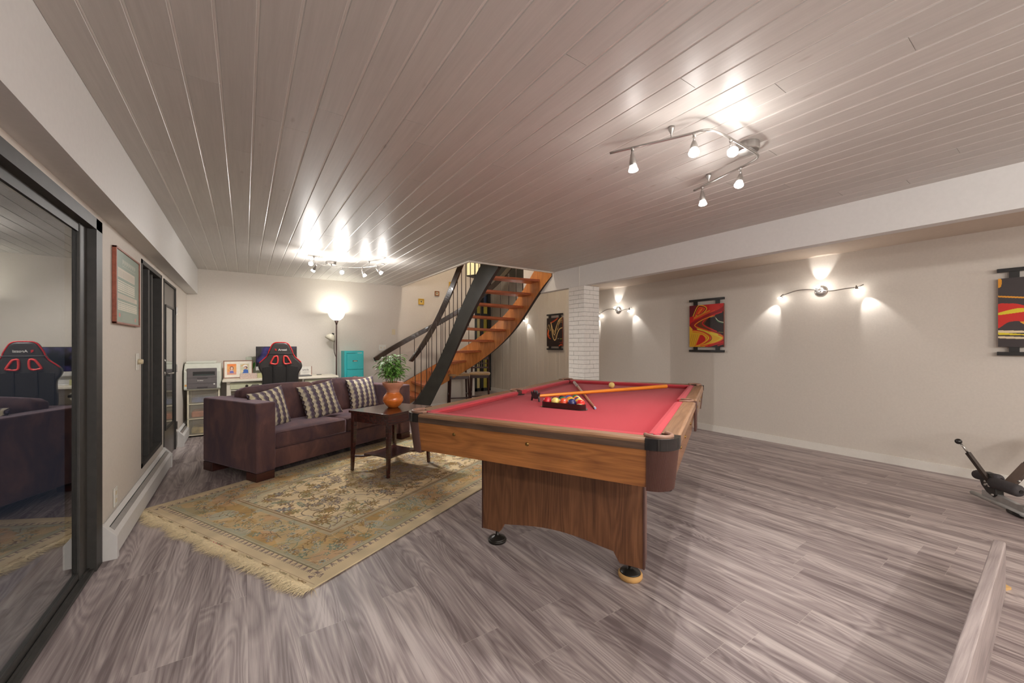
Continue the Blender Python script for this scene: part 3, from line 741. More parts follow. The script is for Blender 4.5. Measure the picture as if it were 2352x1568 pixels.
# things on the cloth ------------------------------------------------
def on(s, l): v = tw(s, l); return (v.x, v.y, ZP)
BR = .0286
def ball_mesh(col, stripe=None):
    bm = NB(); bmesh.ops.create_uvsphere(bm, u_segments=28, v_segments=18, radius=BR)
    for f in bm.faces: f.material_index = 1 if (stripe is not None and abs(f.calc_center_median().z) < BR*.5) else 0; f.smooth = True
    return bm
ivory = (236,214,150)
def bm_mat(c): return mat('ball_%d_%d_%d' % c, rgb(*c), .12, var=.02, coat=.7)
# rack: near edge parallel to the short side of the table
rk_c = tw(-.900, 2.332)
names = [('red', (196,28,40), 0), ('pale yellow', (226,206,110), 0), ('orange red', (214,72,30), 0), ('navy', (40,44,92), 0), ('red and yellow', (206,40,30), 1),
         ('maroon', (120,30,40), 0), ('green', (40,110,60), 1), ('yellow', (234,176,40), 0), ('yellow', (234,170,40), 1),
         ('black', (24,22,24), 0), ('orange', (226,120,40), 0), ('purple', (84,50,110), 1), ('blue', (40,70,150), 0), ('orange', (226,120,40), 1), ('green', (40,110,60), 0)]
lab_pos = ['first from the left in the front row', 'second from the left in the front row', 'middle of the front row', 'fourth from the left in the front row', 'right end of the front row',
           'left end of the second row', 'second from the left in the second row', 'third from the left in the second row', 'right end of the second row',
           'left of the third row', 'middle of the third row', 'right of the third row', 'left of the fourth row', 'right of the fourth row', 'at the far point']
RA = math.radians(-3.5)
def rk(x, y):
    c, s_ = math.cos(RA), math.sin(RA); X, Y = x*c-y*s_, x*s_+y*c; v = tw(-.900+X, 2.335+Y); return v
i = 0
for row in range(5):
    for k in range(5-row):
        x = (k-(4-row)/2)*2*BR*1.012; y = .036+row*BR*1.732*1.012; p = rk(x, y); nm, col, st = names[i]
        o = obj('pool_ball', ball_mesh(col, st or None), [bm_mat(ivory) if st else bm_mat(col), bm_mat(col)], loc=(p.x, p.y, ZP+.008+BR), rot=(random.uniform(.3, 1.2), random.uniform(-.6, .6), random.uniform(0, 3)))
        tag(o, '%s %spool ball in the black rack, %s' % (nm, 'striped ' if st else '', lab_pos[i]), 'ball', 'pool balls in the rack'); i += 1
p = tw(-.915, 3.68); o = obj('cue_ball', ball_mesh((232,204,120)), [bm_mat((232,204,120))]*2, loc=(p.x, p.y, ZP+BR)); tag(o, 'pale yellow ball alone near the far end of the table', 'ball')
v0 = rk(0, 0)
rk_o = thing('ball_rack', 'black plastic triangular tray filled with pool balls', 'ball rack', (v0.x, v0.y, ZP), -TH+RA)
m_rack = mat('rack_plastic', rgb(44,24,20), .2, var=.05, coat=.4)
def tri(r): 
    s = 2*BR*1.012; A = [(-2*s, .036), (2*s, .036), (0, .036+4*BR*1.732*1.012)]; out = []
    for (cx_, cy_), a0 in zip(A, (PI*7/6, -PI/6, PI/2)):
        for a in np.linspace(a0-PI/3, a0+PI/3, 9): out.append((cx_+r*math.cos(a), cy_+r*math.sin(a)))
    return out
def ring(bm, pi_, po, z0, z1):
    n = len(pi_); a = [bm.verts.new((x, y, z0)) for x, y in po]; b_ = [bm.verts.new((x, y, z1)) for x, y in po]; c = [bm.verts.new((x, y, z1)) for x, y in pi_]; d = [bm.verts.new((x, y, z0)) for x, y in pi_]
    for i in range(n):
        j = (i+1) % n
        for q in ((a[i], a[j], b_[j], b_[i]), (b_[i], b_[j], c[j], c[i]), (c[i], c[j], d[j], d[i]), (d[i], d[j], a[j], a[i])): bm.faces.new(q)
bm = NB(); ring(bm, tri(BR+.0015), tri(BR+.0055), .002, .036); obj('rim_wall', bm, m_rack, rk_o, bevel=.001)
bm = NB(); prism(bm, tri(BR+.016), 0, .003); obj('tray_base', bm, m_rack, rk_o)
# cue
def stick(name, lab, a, b_, r0, r1, m, cat, extras):
    a, b_ = Vector(a), Vector(b_); L_ = (b_-a).length
    t = bpy.data.objects.new(name, None); C.objects.link(t); t.location = a; t.rotation_euler = (b_-a).to_track_quat('X', 'Z').to_euler()
    t['label'] = lab; t['category'] = cat
    for nm, x0, x1, mm in extras:
        ra = r0+(r1-r0)*x0; rb = r0+(r1-r0)*x1
        obj(nm, T([(x0*L_, 0, 0), (x1*L_, 0, 0)], [ra, rb], n=16), mm, t, smooth=False, bevel=.001)
    return t
m_shaft = wood('cue_shaft', rgb(150,84,62), rgb(196,128,98), axis='x', rough=.25, coat=.3)
tip, far = tw(-.701, 2.41, ZP+.0078), tw(-1.364, 3.915, ZP+.0155)
stick('pool_cue', 'slim brown pool cue with grey patterned butt, lying under the orange stick', far, tip, .0155, .0065, None, 'cue',
      [('bumper', 0, .008, m_black), ('butt', .008, .25, mat('cue_wrap', rgb(168,150,142), .4, var=.5, nscale=60, stretch=(.3,1,1))), ('joint', .25, .27, m_black), ('shaft', .27, .975, m_shaft), ('ferrule', .975, .99, m_plastic_w), ('chalk_tip', .99, 1, mat('chalk_blue', rgb(150,170,206), .8))])
m_orstick = mat('orange_lacquered_wood', rgb(232,138,36), .25, var=.12, nscale=4, coat=.4, stretch=(.3,8,8))
bh, be = tw(-1.19, 2.575, ZP+.036), tw(-.461, 3.89, ZP+.022)
br = stick('bridge_stick', 'orange wooden bridge stick with black notched head, leaning across the cue', be, bh, .018, .0095, None, 'bridge stick', [('handle', 0, .985, m_orstick)])
br_loc = (bh-be).length
# bridge head: notched plate with spider feet, standing across the stick end
bm = NB(); pts = []
outl = [(-.052, -.034), (-.044, -.034), (-.036, -.012), (-.024, .0), (-.030, .012), (-.046, .018), (-.050, .030), (-.040, .036), (-.030, .028), (-.018, .034), (-.010, .046), (0, .036), (.010, .046), (.018, .034), (.030, .028), (.040, .036), (.050, .030), (.046, .018), (.030, .012), (.024, 0), (.036, -.012), (.044, -.034), (.052, -.034), (.046, -.004), (.012, -.014), (-.012, -.014), (-.046, -.004)]
outl = [(-.052, -.036), (-.042, -.036), (-.034, -.012), (-.014, -.020), (.014, -.020), (.034, -.012), (.042, -.036), (.052, -.036), (.042, .002), (.048, .014), (.050, .030), (.040, .024), (.030, .016), (.024, .030), (.014, .044), (.006, .030), (0, .024), (-.006, .030), (-.014, .044), (-.024, .030), (-.030, .016), (-.040, .024), (-.050, .030), (-.048, .014), (-.042, .002)]
prism(bm, outl, br_loc-.006, br_loc+.006, axis='x'); obj('bridge_head', bm, mat('bridge_black', rgb(48,36,40), .4), br, bevel=.0015)

# ------------------------------------------------------------------ rug
def rug():
    Wd, Ln = 1.97, 3.10; p = Paint(Wd, Ln, .0043, (222,202,162))
    r = random.Random(3)
    teal, blue, olive, brown, lav, gold, dk, cream, sage, rust = (108,132,112), (142,160,156), (150,130,72), (136,104,62), (140,124,122), (180,146,76), (112,92,74), (220,198,154), (160,160,130), (176,132,92)
    def dist_edge(X, Y): return np.minimum(np.minimum(X, Wd-X), np.minimum(Y-0, Ln-Y))
    D = dist_edge(p.X, p.Y*1.0)
    field = D > .46
    p.a[field] = np.array((234,212,168))/255.
    # medallion and corner pieces
    cx, cy = Wd/2, Ln*.52
    R = np.hypot((p.X-cx)/.40, (p.Y-cy)/.52); A = np.arctan2(p.Y-cy, p.X-cx); Rm = R/(1+.07*np.cos(A*8))
    p.put(Rm < 1.05, (160,140,110), .5); p.put((Rm < 1.0), (190,168,126), .8); p.put(Rm < .8, (164,150,130), .7); p.put(Rm < .55, (188,158,116), .8); p.put(Rm < .3, (150,132,120), .7)
    for qx in (0, Wd):
        for qy in (0, Ln):
            Rq = np.hypot((p.X-qx)/.85, (p.Y-qy)/1.0)*(1+.05*np.cos(np.arctan2(p.Y-qy, p.X-qx)*16)); p.put(field & (Rq < 1.0), (204,192,154), .6); p.put(field & (Rq < .86), (190,182,150), .5)
    # scrolling vines and blossoms over the field
    for k in range(420):
        x, y = r.uniform(.42, Wd-.42), r.uniform(.42, Ln-.42); a = r.uniform(0, 2*PI); pts = [(x, y)]; cv = r.choice((-1, 1))*r.uniform(4, 16)
        for j in range(r.randint(8, 20)):
            a += cv*.014; x += .012*math.cos(a); y += .012*math.sin(a); pts.append((x, y))
        p.stroke(pts, r.uniform(.0048, .0075), r.choice((brown, dk, olive, lav, brown)), .85)
        if r.random() < .4: p.ell(x, y, .018, .009, r.choice((olive, lav, teal)), .8, a)
    for k in range(380):
        x, y = r.uniform(.44, Wd-.44), r.uniform(.44, Ln-.44); s = r.choice((.016, .02, .028, .042, .055))
        p.flower(x, y, s, r.choice(((dk, gold, brown, cream), (dk, lav, cream, brown), (brown, olive, gold, rust), (dk, lav, blue, cream), (brown, gold, rust, dk), (olive, sage, gold, dk))), r.choice((6, 8, 10)), r.random()*6)
    for k in range(34):
        x, y = r.uniform(.55, Wd-.55), r.uniform(.55, Ln-.55); a = r.uniform(0, PI); c = r.choice((lav, gold, blue, olive, teal))
        p.ell(x, y, .060, .020, c, .55, a); p.ell(x+.01, y, .040, .011, cream, .5, a); p.stroke([(x-.06*math.cos(a), y-.06*math.sin(a)), (x+.06*math.cos(a), y+.06*math.sin(a))], .005, dk, .6)
    for rr_ in (.52, .42, .30, .18):
        for k in range(int(rr_*50)):
            a = 2*PI*k/int(rr_*50); p.flower(cx+rr_*.78*math.cos(a), cy+rr_*math.sin(a), .026, (brown, r.choice((gold, lav, blue, rust)), dk), 6, a)
    # main border band mottled with olive, blue grey and rust
    band = (D > .13) & (D < .44)
    p.a[band] = np.array((206,178,128))/255.
    n1 = p.noise(1, .16, 1)[..., 0]; n2 = p.noise(1, .13, 2)[..., 0]; n3 = p.noise(1, .2, 3)[..., 0]
    for nn, c in ((n1, (176,138,72)), (n2, (178,180,160)), (n3, (204,162,116))): p.put(band & (nn > .55), c, .75)
    for nn, c in ((n1, (192,176,128)), (n2, (200,160,96)), (n3, (168,162,124))): p.put(band & (nn < -.8), c, .6)
    p.put((D > .122) & (D <= .13), (206,178,128)); p.put((D >= .44) & (D < .46), (206,186,150))
    p.put(D < .13, (222,202,162))
    # border blossoms
    def inb(x, y, lo, hi): d = min(x, Wd-x, y, Ln-y); return lo < d < hi
    for k in range(3400):
        x, y = r.uniform(0, Wd), r.uniform(0, Ln)
        if not inb(x, y, .155, .42): continue
        if r.random() < .42: p.flower(x, y, r.uniform(.016, .036), r.choice(((blue, cream, olive), (brown, gold, cream), (teal, sage, cream), (lav, cream, gold), (cream, blue, brown))), r.choice((5, 6, 8)), r.random()*6)
        else:
            a = r.uniform(0, 2*PI); pts = [(x, y)]
            for j in range(9): a += .25*r.choice((1, 1, -1)); x += .010*math.cos(a); y += .010*math.sin(a); pts.append((x, y))
            p.stroke(pts, .005, r.choice((brown, dk, cream, teal, olive)), .65)
    # guard stripes and tulip row
    for d0, d1, c in ((.112, .122, (120,110,84)), (.432, .442, (140,112,74)), (.45, .458, (140,112,74))):
        p.put((D > d0) & (D < d1), c, .75)
    p.put((D > .122) & (D < .150), (178,178,150), .6); p.put((D > .40) & (D < .432), (184,180,154), .6)
    step = .044
    for side in range(4):
        Ls = Ln if side < 2 else Wd; k = .06
        while k < Ls-.06:
            t = .012; a0 = .082; a1 = .108
            for dx in (-.012, 0, .012):
                q0, q1 = (k+dx*.2, a1), (k+dx, a0)
                m_ = {0: lambda u, v: (v, u), 1: lambda u, v: (Wd-v, u), 2: lambda u, v: (u, v), 3: lambda u, v: (u, Ln-v)}[side]
                p.stroke([m_(*q0), m_(*q1)], .006, (128,106,104), .75)
            k += step
    # woven end band with small figures
    for y0 in (.028, Ln-.028):
        p.stroke([(.02, y0), (Wd-.02, y0)], .003, (172,140,110), .6)
    for k, x in enumerate(np.linspace(.12, Wd-.1, 12)):
        c = (136,104,60) if k % 2 else (150,134,96)
        p.ell(x, .012, .030, .008, c, .8); p.ell(x+.024, .017, .008, .006, c, .8); p.stroke([(x-.028, .012), (x-.038, .022)], .005, c)
    for x in np.linspace(.98, 1.14, 6): p.ell(x, .008, .009, .004, (204,84,92), .9)
    p.a *= (1+p.noise(.035, .09, 9))
    return Wd, Ln, p
Wd, Ln, rp = rug()
rc = tw(-1.80-Wd/2, 1.245)
rg = thing('persian_rug', 'cream and gold patterned rug with fringed near edge under the sofa', 'rug', (rc.x, rc.y, 0), -TH)
def rug_fn(U, V):
    X = U*Wd-Wd/2; Y = V*Ln; Z = .010+.0008*np.sin(X*9+Y*3)*np.sin(Y*5); return X, Y, Z
# U runs from the sofa side (left) to the right edge
grid_mesh('pile', rug_fn, rp.nu, rp.nv, rp.a, vcol_mat('rug_wool', .95, bump=.5, sheen=.1, bscale=250), rg, solid=.008)
obj('backing', B(-Wd/2+.002, Wd/2-.002, .002, Ln-.002, .0005, .004), mat('rug_backing', rgb(120,84,76), .9), rg)
bm = NB(); fr = random.Random(5)
for k in range(2900):
    x = fr.uniform(-Wd/2, Wd/2); ph = math.sin(x*17)*.5+math.sin(x*41)*.3
    L_ = .072+.03*ph+fr.uniform(-.02, .03); a = -PI/2+fr.gauss(-.25, .55)+.3*math.sin(x*26); h = fr.uniform(.004, .013)
    p0 = Vector((x, .006, h*.8)); p1 = p0+Vector((math.cos(a)*L_*.5, math.sin(a)*L_*.5, h*.5)); p2 = p0+Vector((math.cos(a+.3*fr.gauss(0,1))*L_, math.sin(a)*L_, 0)); p2.z = .0035
    wv = Vector((-math.sin(a), math.cos(a), 0))*.0016
    v = [bm.verts.new(q) for q in (p0-wv, p0+wv, p1+wv, p1-wv, p2)]
    u = Vector((0,0,.0018)); w_ = [bm.verts.new(q+u) for q in (p0, p1)]
    bm.faces.new((v[0], v[3], w_[1], w_[0])); bm.faces.new((v[1], w_[0], w_[1], v[2])); bm.faces.new((v[3], v[4], w_[1])); bm.faces.new((v[2], w_[1], v[4]))
f = obj('fringe', bm, mat('fringe_wool', rgb(232,214,176), .9, var=.1, nscale=80), rg); f['kind'] = 'stuff'

# ------------------------------------------------------------------ sofa
SA = math.radians(28.2); SO = Vector((.085, 4.098, 0)); SL, SD = 1.95, .90
sofa = thing('sofa', 'brown velvet sofa with square arms and three patterned pillows, behind the end table', 'sofa', SO, SA)
sofa['label'] = 'long purplish brown velvet sofa with square arms and block feet'
def velvet():
    m = bpy.data.materials.new('velvet'); m.use_nodes = True; nt = m.node_tree; N = nt.nodes; L = nt.links; b = N['Principled BSDF']
    tc = N.new('ShaderNodeTexCoord'); mp = N.new('ShaderNodeMapping'); mp.inputs['Scale'].default_value = (2.6, 2.6, 1.3); L.new(tc.outputs['Object'], mp.inputs[0])
    n = N.new('ShaderNodeTexNoise'); n.inputs['Scale'].default_value = 2.0; n.inputs['Detail'].default_value = 5; n.inputs['Roughness'].default_value = .62; n.inputs['Distortion'].default_value = .6; L.new(mp.outputs[0], n.inputs['Vector'])
    cr = N.new('ShaderNodeValToRGB'); e = cr.color_ramp.elements; e[0].position = .34; e[0].color = rgb(72,52,62); e[1].position = .68; e[1].color = rgb(120,84,78); q = e.new(.52); q.color = rgb(96,68,68)
    L.new(n.outputs['Fac'], cr.inputs[0]); L.new(cr.outputs[0], b.inputs['Base Color']); b.inputs['Roughness'].default_value = .85
    b.inputs['Sheen Weight'].default_value = .5; b.inputs['Sheen Tint'].default_value = (.74,.62,.76,1); b.inputs['Sheen Roughness'].default_value = .35
    return m
m_vel = velvet()
AW = .175; AT = .705; LB = .085
def soft(name, dims, loc, parent, m, puff=.02, cuts=14, rx=0, bevel_r=.03):
    """upholstered block: rounded box with bulging faces"""
    bm = NB(); bmesh.ops.create_cube(bm, size=1); bmesh.ops.subdivide_edges(bm, edges=bm.edges, cuts=cuts, use_grid_fill=True)
    dx, dy, dz = dims; n = 5.0
    for v in bm.verts:
        x, y, z = v.co*2
        q = Vector((x, y, z)); 
        # superellipsoid-like rounding near edges
        r = bevel_r; ex, ey, ez = dx/2, dy/2, dz/2; P_ = Vector((x*ex, y*ey, z*ez))
        Cc = Vector((max(-ex+r, min(ex-r, P_.x)), max(-ey+r, min(ey-r, P_.y)), max(-ez+r, min(ez-r, P_.z)))); d = P_-Cc
        if d.length > 1e-9: P_ = Cc+d.normalized()*min(d.length, r) if d.length > r else P_
        bx, by, bz = (1-x*x), (1-y*y), (1-z*z)
        P_.z += math.copysign(puff, z)*bx*by*(abs(z) > .999); P_.y += math.copysign(puff*.7, y)*bx*bz*(abs(y) > .999); P_.x += math.copysign(puff*.5, x)*by*bz*(abs(x) > .999)
        v.co = P_
    o = obj(name, bm, m, parent, smooth=True, loc=loc, rot=(rx, 0, 0)); return o
for x0 in (0, SL-AW):
    obj('arm', B(x0, x0+AW, 0, SD, LB, AT), m_vel, sofa, bevel=.018, seg=4)
obj('base', B(AW-.004, SL-AW+.004, .035, SD, LB, .262), m_vel, sofa, bevel=.015, seg=3)
obj('back', B(AW-.004, SL-AW+.004, SD-.20, SD-.002, LB, .70), m_vel, sofa, bevel=.03, seg=4)
sw = (SL-2*AW)/2
for k in range(2):
    xc = AW+sw*(k+.5)
    s = soft('seat_cushion', (sw-.004, .66, .155), (xc, .035+.33-.012, .262+.078), sofa, m_vel, .012, bevel_r=.028)
    z = .325+.148
    pts = [(-sw/2+.014, -.33+.006, .068), (sw/2-.014, -.33+.006, .068)]
    obj('piping', tube(tube(NB(), [(-sw/2+.02, -.328, .066), (sw/2-.02, -.328, .066)], .0045, n=8), [(-sw/2+.02, -.328, -.066), (sw/2-.02, -.328, -.066)], .0045, n=8), m_vel, s, smooth=True)
    b_ = soft('back_cushion', (sw-.002, .17, .41), (xc, SD-.285, .585), sofa, m_vel, .022, rx=-.16, bevel_r=.05)
m_foot = wood('dark_block_foot', rgb(50,24,20), rgb(84,44,36), axis='x', rough=.35)
for (x, y) in ((.003, .003), (SL-.163, .003), (.003, SD-.163), (SL-.163, SD-.163)):
    obj('leg', B(x, x+.16, y, y+.16, (.0112 if not (x < .1 and y > .3) else .0), LB), m_foot, sofa, bevel=.003)
# patterned pillows -------------------------------------------------
def pillow_paint():
    p = Paint(.46, .46, .0032, (214,204,176)); X, Y = p.X, p.Y; P_ = .088; Q = .062
    k = np.floor(X/P_).astype(int); Yk = Y+(k % 2)*0.0; t = 1-np.abs(((Yk/Q) % 1)-.5)*2      # 1 at the widest point of the light chain
    row = np.floor(Yk/(Q/2)).astype(int); u = X-k*P_
    hw = .012+.015*t; c = .030
    light_ = np.abs(u-c) < hw
    shade = np.array([(118,106,112), (98,86,104), (136,126,126), (108,98,102), (124,108,118)])/255.
    p.a[:] = shade[(row*2+k) % 5]
    q = .55 < ((Yk/Q) % 1)
    p.a[(~light_) & (np.abs(u-c-.044) < .010*(1-t)+.002)] = np.array((92,78,98))/255.
    lt = np.array([(220,210,180), (206,196,164), (214,206,184), (196,184,168)])/255.
    p.a[light_] = lt[(row+k) % 4][light_]
    p.put(light_ & (np.abs(u-c) > hw-.004), (176,164,146)); p.put((~light_) & (u-c > 0) & (u-c < hw+.006), (150,142,138))
    p.put((~light_) & (c-u > 0) & (c-u < hw+.008), (58,44,48)); p.put((~light_) & (u-c+0 > P_-hw-.008), (58,44,48))
    return p.a
pp = pillow_paint(); m_pil = vcol_mat('woven_pillow', .9, bump=.4, bscale=500)
def pillow(lab, loc, rot):
    t = thing('throw_pillow', lab, 'pillow', loc, 0, 'patterned pillows on the sofa'); t.rotation_euler = rot
    n = pp.shape[0]
    def fn(sg):
        def f(U, V):
            X = (U-.5)*.405; Z = (V-.5)*.405; e = (1-(2*U-1)**2)*(1-(2*V-1)**2); pin = 1-.07*(1-(2*U-1)**2)*0
            Xp = X*(1-.09*(1-(2*V-1)**2)); Zp = Z*(1-.09*(1-(2*U-1)**2)); return Xp, sg*.078*np.clip(e, 0, 1)**.45, Zp
        return f
    grid_mesh('front_cover', fn(-1), n, n, pp, m_pil, t, smooth=True); grid_mesh('back_cover', fn(1), n, n, pp, m_pil, t, smooth=True)
    return t
def sofa_pt(x, y, z): return tuple(SO+Vector((x*math.cos(SA)-y*math.sin(SA), x*math.sin(SA)+y*math.cos(SA), z)))
ZS = .262+.155+.006
pillow('zigzag patterned pillow tucked against the near sofa arm', sofa_pt(.325, .35, ZS+.165), (-.22, -.12, SA+.22))
pillow('zigzag patterned pillow leaning in the middle of the sofa', sofa_pt(.90, .38, ZS+.180), (-.40, -.15, SA-.22))
pillow('zigzag patterned pillow upright behind the end table', sofa_pt(1.575, .47, ZS+.180), (-.22, -.07, SA-.12))

# ------------------------------------------------------------------ end table with plant
EA = math.radians(27.5)
et = thing('end_table', 'dark mahogany end table with tapered legs and lower shelf on the rug', 'end table', (1.215, 3.915, 0), EA)
m_mah = wood('mahogany', rgb(46,20,18), rgb(84,42,34), axis='x', rough=.22, coat=.5, bump=.05)
ex, ey, hz = .30, .265, .592
obj('tabletop', B(-ex, ex, -ey, ey, hz-.022, hz), m_mah, et, bevel=.004)
bm = NB(); ax, ay = ex-.018, ey-.018
for sx in (-1, 1): box(bm, sx*ax, sx*(ax-.018), -ay+.03, ay-.03, hz-.105, hz-.022)
for sy in (-1, 1): box(bm, -ax+.03, ax-.03, sy*ay, sy*(ay-.018), hz-.105, hz-.022)
obj('apron', bm, m_mah, et)
for sx in (-1, 1):
    for sy in (-1, 1):
        bm = NB(); rows = []
        for z, w_ in ((.012, .024), (.40, .038), (hz-.022, .042)):
            xo, yo = sx*(ax+.002+(.006 if z < .1 else 0)), sy*(ay+.002)
            rows.append([bm.verts.new((xo-sx*a*w_, yo-sy*b_*w_, z)) for a, b_ in ((0,0), (1,0), (1,1), (0,1))])
        for r, s in zip(rows[:-1], rows[1:]):
            for k in range(4): bm.faces.new((r[k], r[(k+1)%4], s[(k+1)%4], s[k]))
        bm.faces.new(rows[0]); bm.faces.new(rows[-1]); obj('leg', bm, m_mah, et, bevel=.002)
bm = NB()
def arc_edge(a, b_, sag, n=8):
    a, b_ = np.array(a), np.array(b_); nrm = -(a+b_)/2; nrm = nrm/np.linalg.norm(nrm); return [tuple(a+(b_-a)*t+nrm*sag*math.sin(PI*t)) for t in np.linspace(0, 1, n)[:-1]]
cs = [(-.20, -.17), (.20, -.17), (.20, .17), (-.20, .17)]
poly = []
for a, b_ in zip(cs, cs[1:]+cs[:1]): poly += arc_edge(a, b_, .02)
prism(bm, poly, .150, .164); obj('shelf', bm, m_mah, et, bevel=.002)
bm = NB()
for sx in (-1, 1):
    for sy in (-1, 1): tube(bm, [(sx*.15, sy*.12, .145), (sx*.21, sy*.185, .138), (sx*(ax-.012), sy*(ay-.012), .150)], .011, n=8)
obj('stretcher', bm, mat('mahogany_plain', rgb(62,32,28), .4), et)
# plant pot
vp = thing('potted_plant', 'leafy green plant in orange glazed vase on the end table', 'plant', (1.240, 3.950, hz), .3)
def vase_mat():
    m = mat('vase_glaze', rgb(224,120,46), .12, var=.12, nscale=18, coat=.8); return m
m_vl = vase_mat(); m_vu = mat('vase_matte_pink', rgb(202,138,110), .55, var=.12, nscale=14, bump=.3)
obj('vase', LA([(.0, .0), (.045, .0), (.052, .004), (.078, .03), (.099, .065), (.1015, .085), (.095, .110), (.076, .135), (.065, .150), (.066, .153), (.062, .155)], 48, cap=False), m_vl, vp, smooth=True, label='orange glazed bulb of the vase')
obj('vase_neck', LA([(.060, .155), (.0625, .170), (.066, .185), (.082, .205), (.098, .225), (.105, .245), (.106, .255), (.099, .256), (.094, .245), (.075, .215), (.058, .19)], 48, cap=False), m_vu, vp, smooth=True, label='unglazed pinkish flared neck')
obj('soil', LA([(.0, .232), (.06, .236), (.088, .232), (.086, .222), (0, .22)], 32, cap=False), mat('soil', rgb(66,48,36), .95, var=.5, nscale=90, bump=1), vp, smooth=True)
m_leaf = mat('leaf_green', rgb(122,172,84), .45, var=.3, nscale=16); m_stem = mat('stem_green', rgb(110,130,60), .6, var=.2)
bmS = NB(); bmL = NB(); pr = random.Random(11)
def leaf(bm, p, d, L_, wd, droop):
    d = d.normalized(); up = Vector((0,0,1)); s = d.cross(up); s = s.normalized() if s.length > .01 else Vector((1,0,0)); n = 6; prev = None
    pos = p.copy(); dirv = d.copy()
    for i in range(n+1):
        t = i/n; wv = wd*math.sin(PI*min(1, t*.92+.08))**.8*(1 if t < .98 else .1)
        nrm = s.cross(dirv).normalized()
        row = [bm.verts.new(pos-s*wv-nrm*wv*-.25), bm.verts.new(pos), bm.verts.new(pos+s*wv-nrm*wv*-.25)]
        if prev:
            for k in range(2):
                f = bm.faces.new((prev[k], prev[k+1], row[k+1], row[k])); f.smooth = True
        prev = row; pos = pos+dirv*(L_/n); dirv = (dirv+Vector((0,0,-droop/n))).normalized()
stems = [(-.055, .0, .22), (-.02, .03, .26), (.015, -.02, .24), (.045, .02, .27), (-.035, -.035, .17), (.03, -.04, .15), (.0, .0, .20), (-.075, .015, .18)]
for (sx, sy, sh) in stems:
    base = Vector((sx*.5, sy*.5, .232)); top = Vector((sx*1.35, sy*1.35, .232+sh)); mid = (base+top)/2+Vector((pr.uniform(-.01,.01), pr.uniform(-.01,.01), 0))
    tube(bmS, [base, mid, top], .0032, n=6)
    for h in np.arange(.36, 1.01, .125):
        c = base.lerp(top, h); nl = 7 if h > .9 else 5; a0 = pr.uniform(0, 6)
        for k in range(nl):
            a = a0+2*PI*k/nl; L_ = pr.uniform(.075, .115)*(1.0 if h > .45 else .85)
            ps = c; d = Vector((math.cos(a), math.sin(a), pr.uniform(.15, .65))); st = ps+d.normalized()*.025
            tube(bmS, [ps, st], .0012, n=4, cap=False)
            leaf(bmL, st, d, L_, L_*.14, pr.uniform(1.0, 1.9))
obj('stems', bmS, m_stem, vp, smooth=True); lf = obj('foliage', bmL, m_leaf, vp); 

# ------------------------------------------------------------------ gaming chair
gc = thing('gaming_chair', 'black racing style desk chair with red trimmed back, facing the desk', 'chair', (.408, 6.17, 0), -.08)
m_lth = mat('black_leatherette', rgb(58,54,52), .42, var=.12, nscale=9, bump=.1)
m_fab = mat('black_fabric', rgb(44,41,39), .85, var=.15, nscale=120)
m_red = mat('red_piping', rgb(206,40,44), .4, var=.05); m_redp = mat('red_plastic', rgb(226,70,66), .4)
half = [(.885*a_, b_) for a_, b_ in [(.0,1.257), (.06,1.255), (.095,1.238), (.118,1.205), (.145,1.15), (.158,1.11), (.185,1.065), (.235,1.02), (.268,.985), (.280,.945), (.268,.905), (.240,.86), (.232,.80), (.236,.70), (.232,.60), (.205,.50), (.0,.48)]]
# local: back surface faces -y, centre line x=0, slight recline
def back_poly(sc_=1.0):
    pts = spline(half, 5); R = [(x*sc_, (z-.87)*sc_+.87) for x, z in pts]; return R+[(-x, z) for x, z in R[::-1][1:-1]]
tilt = Matrix.Rotation(.10, 4, 'X')
def tilted(bm, piv=(0, -.18, .48)):
    bmesh.ops.transform(bm, matrix=Matrix.Translation(piv) @ tilt @ Matrix.Translation((-piv[0], -piv[1], -piv[2])), verts=bm.verts); return bm
Yb = -.20
bk = obj('backrest', tilted(prism(NB(), back_poly(), Yb, Yb+.085, axis='y')), m_lth, gc, bevel=.02, seg=4)
# trim piping follows upper edge
P = [q for q in back_poly(1.0) if q[1] > .90]; P.sort(key=lambda q: math.atan2(q[0], -(q[1]-.7)) if False else 0)
rp_ = [q for q in spline(half, 5) if q[1] > .99]
obj('trim', tilted(tube(tube(NB(), [(x*1.004, Yb+.012, z+.003) for x, z in rp_], .0065, n=8), [(-x*1.004, Yb+.012, z+.003) for x, z in rp_], .0065, n=8)), m_red, bk, smooth=True)
obj('seam', tilted(tube(NB(), [(-.150, Yb-.002, 1.118), (0, Yb-.003, 1.115), (.150, Yb-.002, 1.118)], .004, n=6)), m_black, bk)
loopL = [(-.036, 1.075), (-.040, .985), (-.100, .985), (-.112, .995), (-.078, 1.065), (-.065, 1.078)]
for sg in (1, -1):
    pts = [(sg*x, Yb-.004, z) for x, z in spline(loopL, 5, closed=True)]
    obj('harness_slot', tilted(tube(NB(), pts, .0105, n=8, closed=True)), m_redp, bk, smooth=True)
    obj('slot_opening', tilted(prism(NB(), [(sg*x*.98, z) for x, z in spline(loopL, 4, closed=True)], Yb-.004, Yb+.01, axis='y')), m_black, bk)
    obj('strap', tilted(B(sg*.075-.010, sg*.075+.010, Yb-.010, Yb-.002, .72, .995)), m_black, bk)
obj('back_fabric', tilted(prism(NB(), [(x*.86, z) for x, z in back_poly(1.0) if .52 < z < .96 and abs(x) < .5 and True] if False else [(-.19,.52), (.19,.52), (.20,.94), (.12,.955), (-.12,.955), (-.20,.94)], Yb-.004, Yb+.01, axis='y')), m_fab, bk, bevel=.004)
Mt = Matrix.Translation((0, -.18, .48)) @ tilt @ Matrix.Translation((0, .18, -.48)) @ Matrix.Translation((0, Yb-.003, 1.165)) @ Matrix.Rotation(PI/2, 4, 'X')
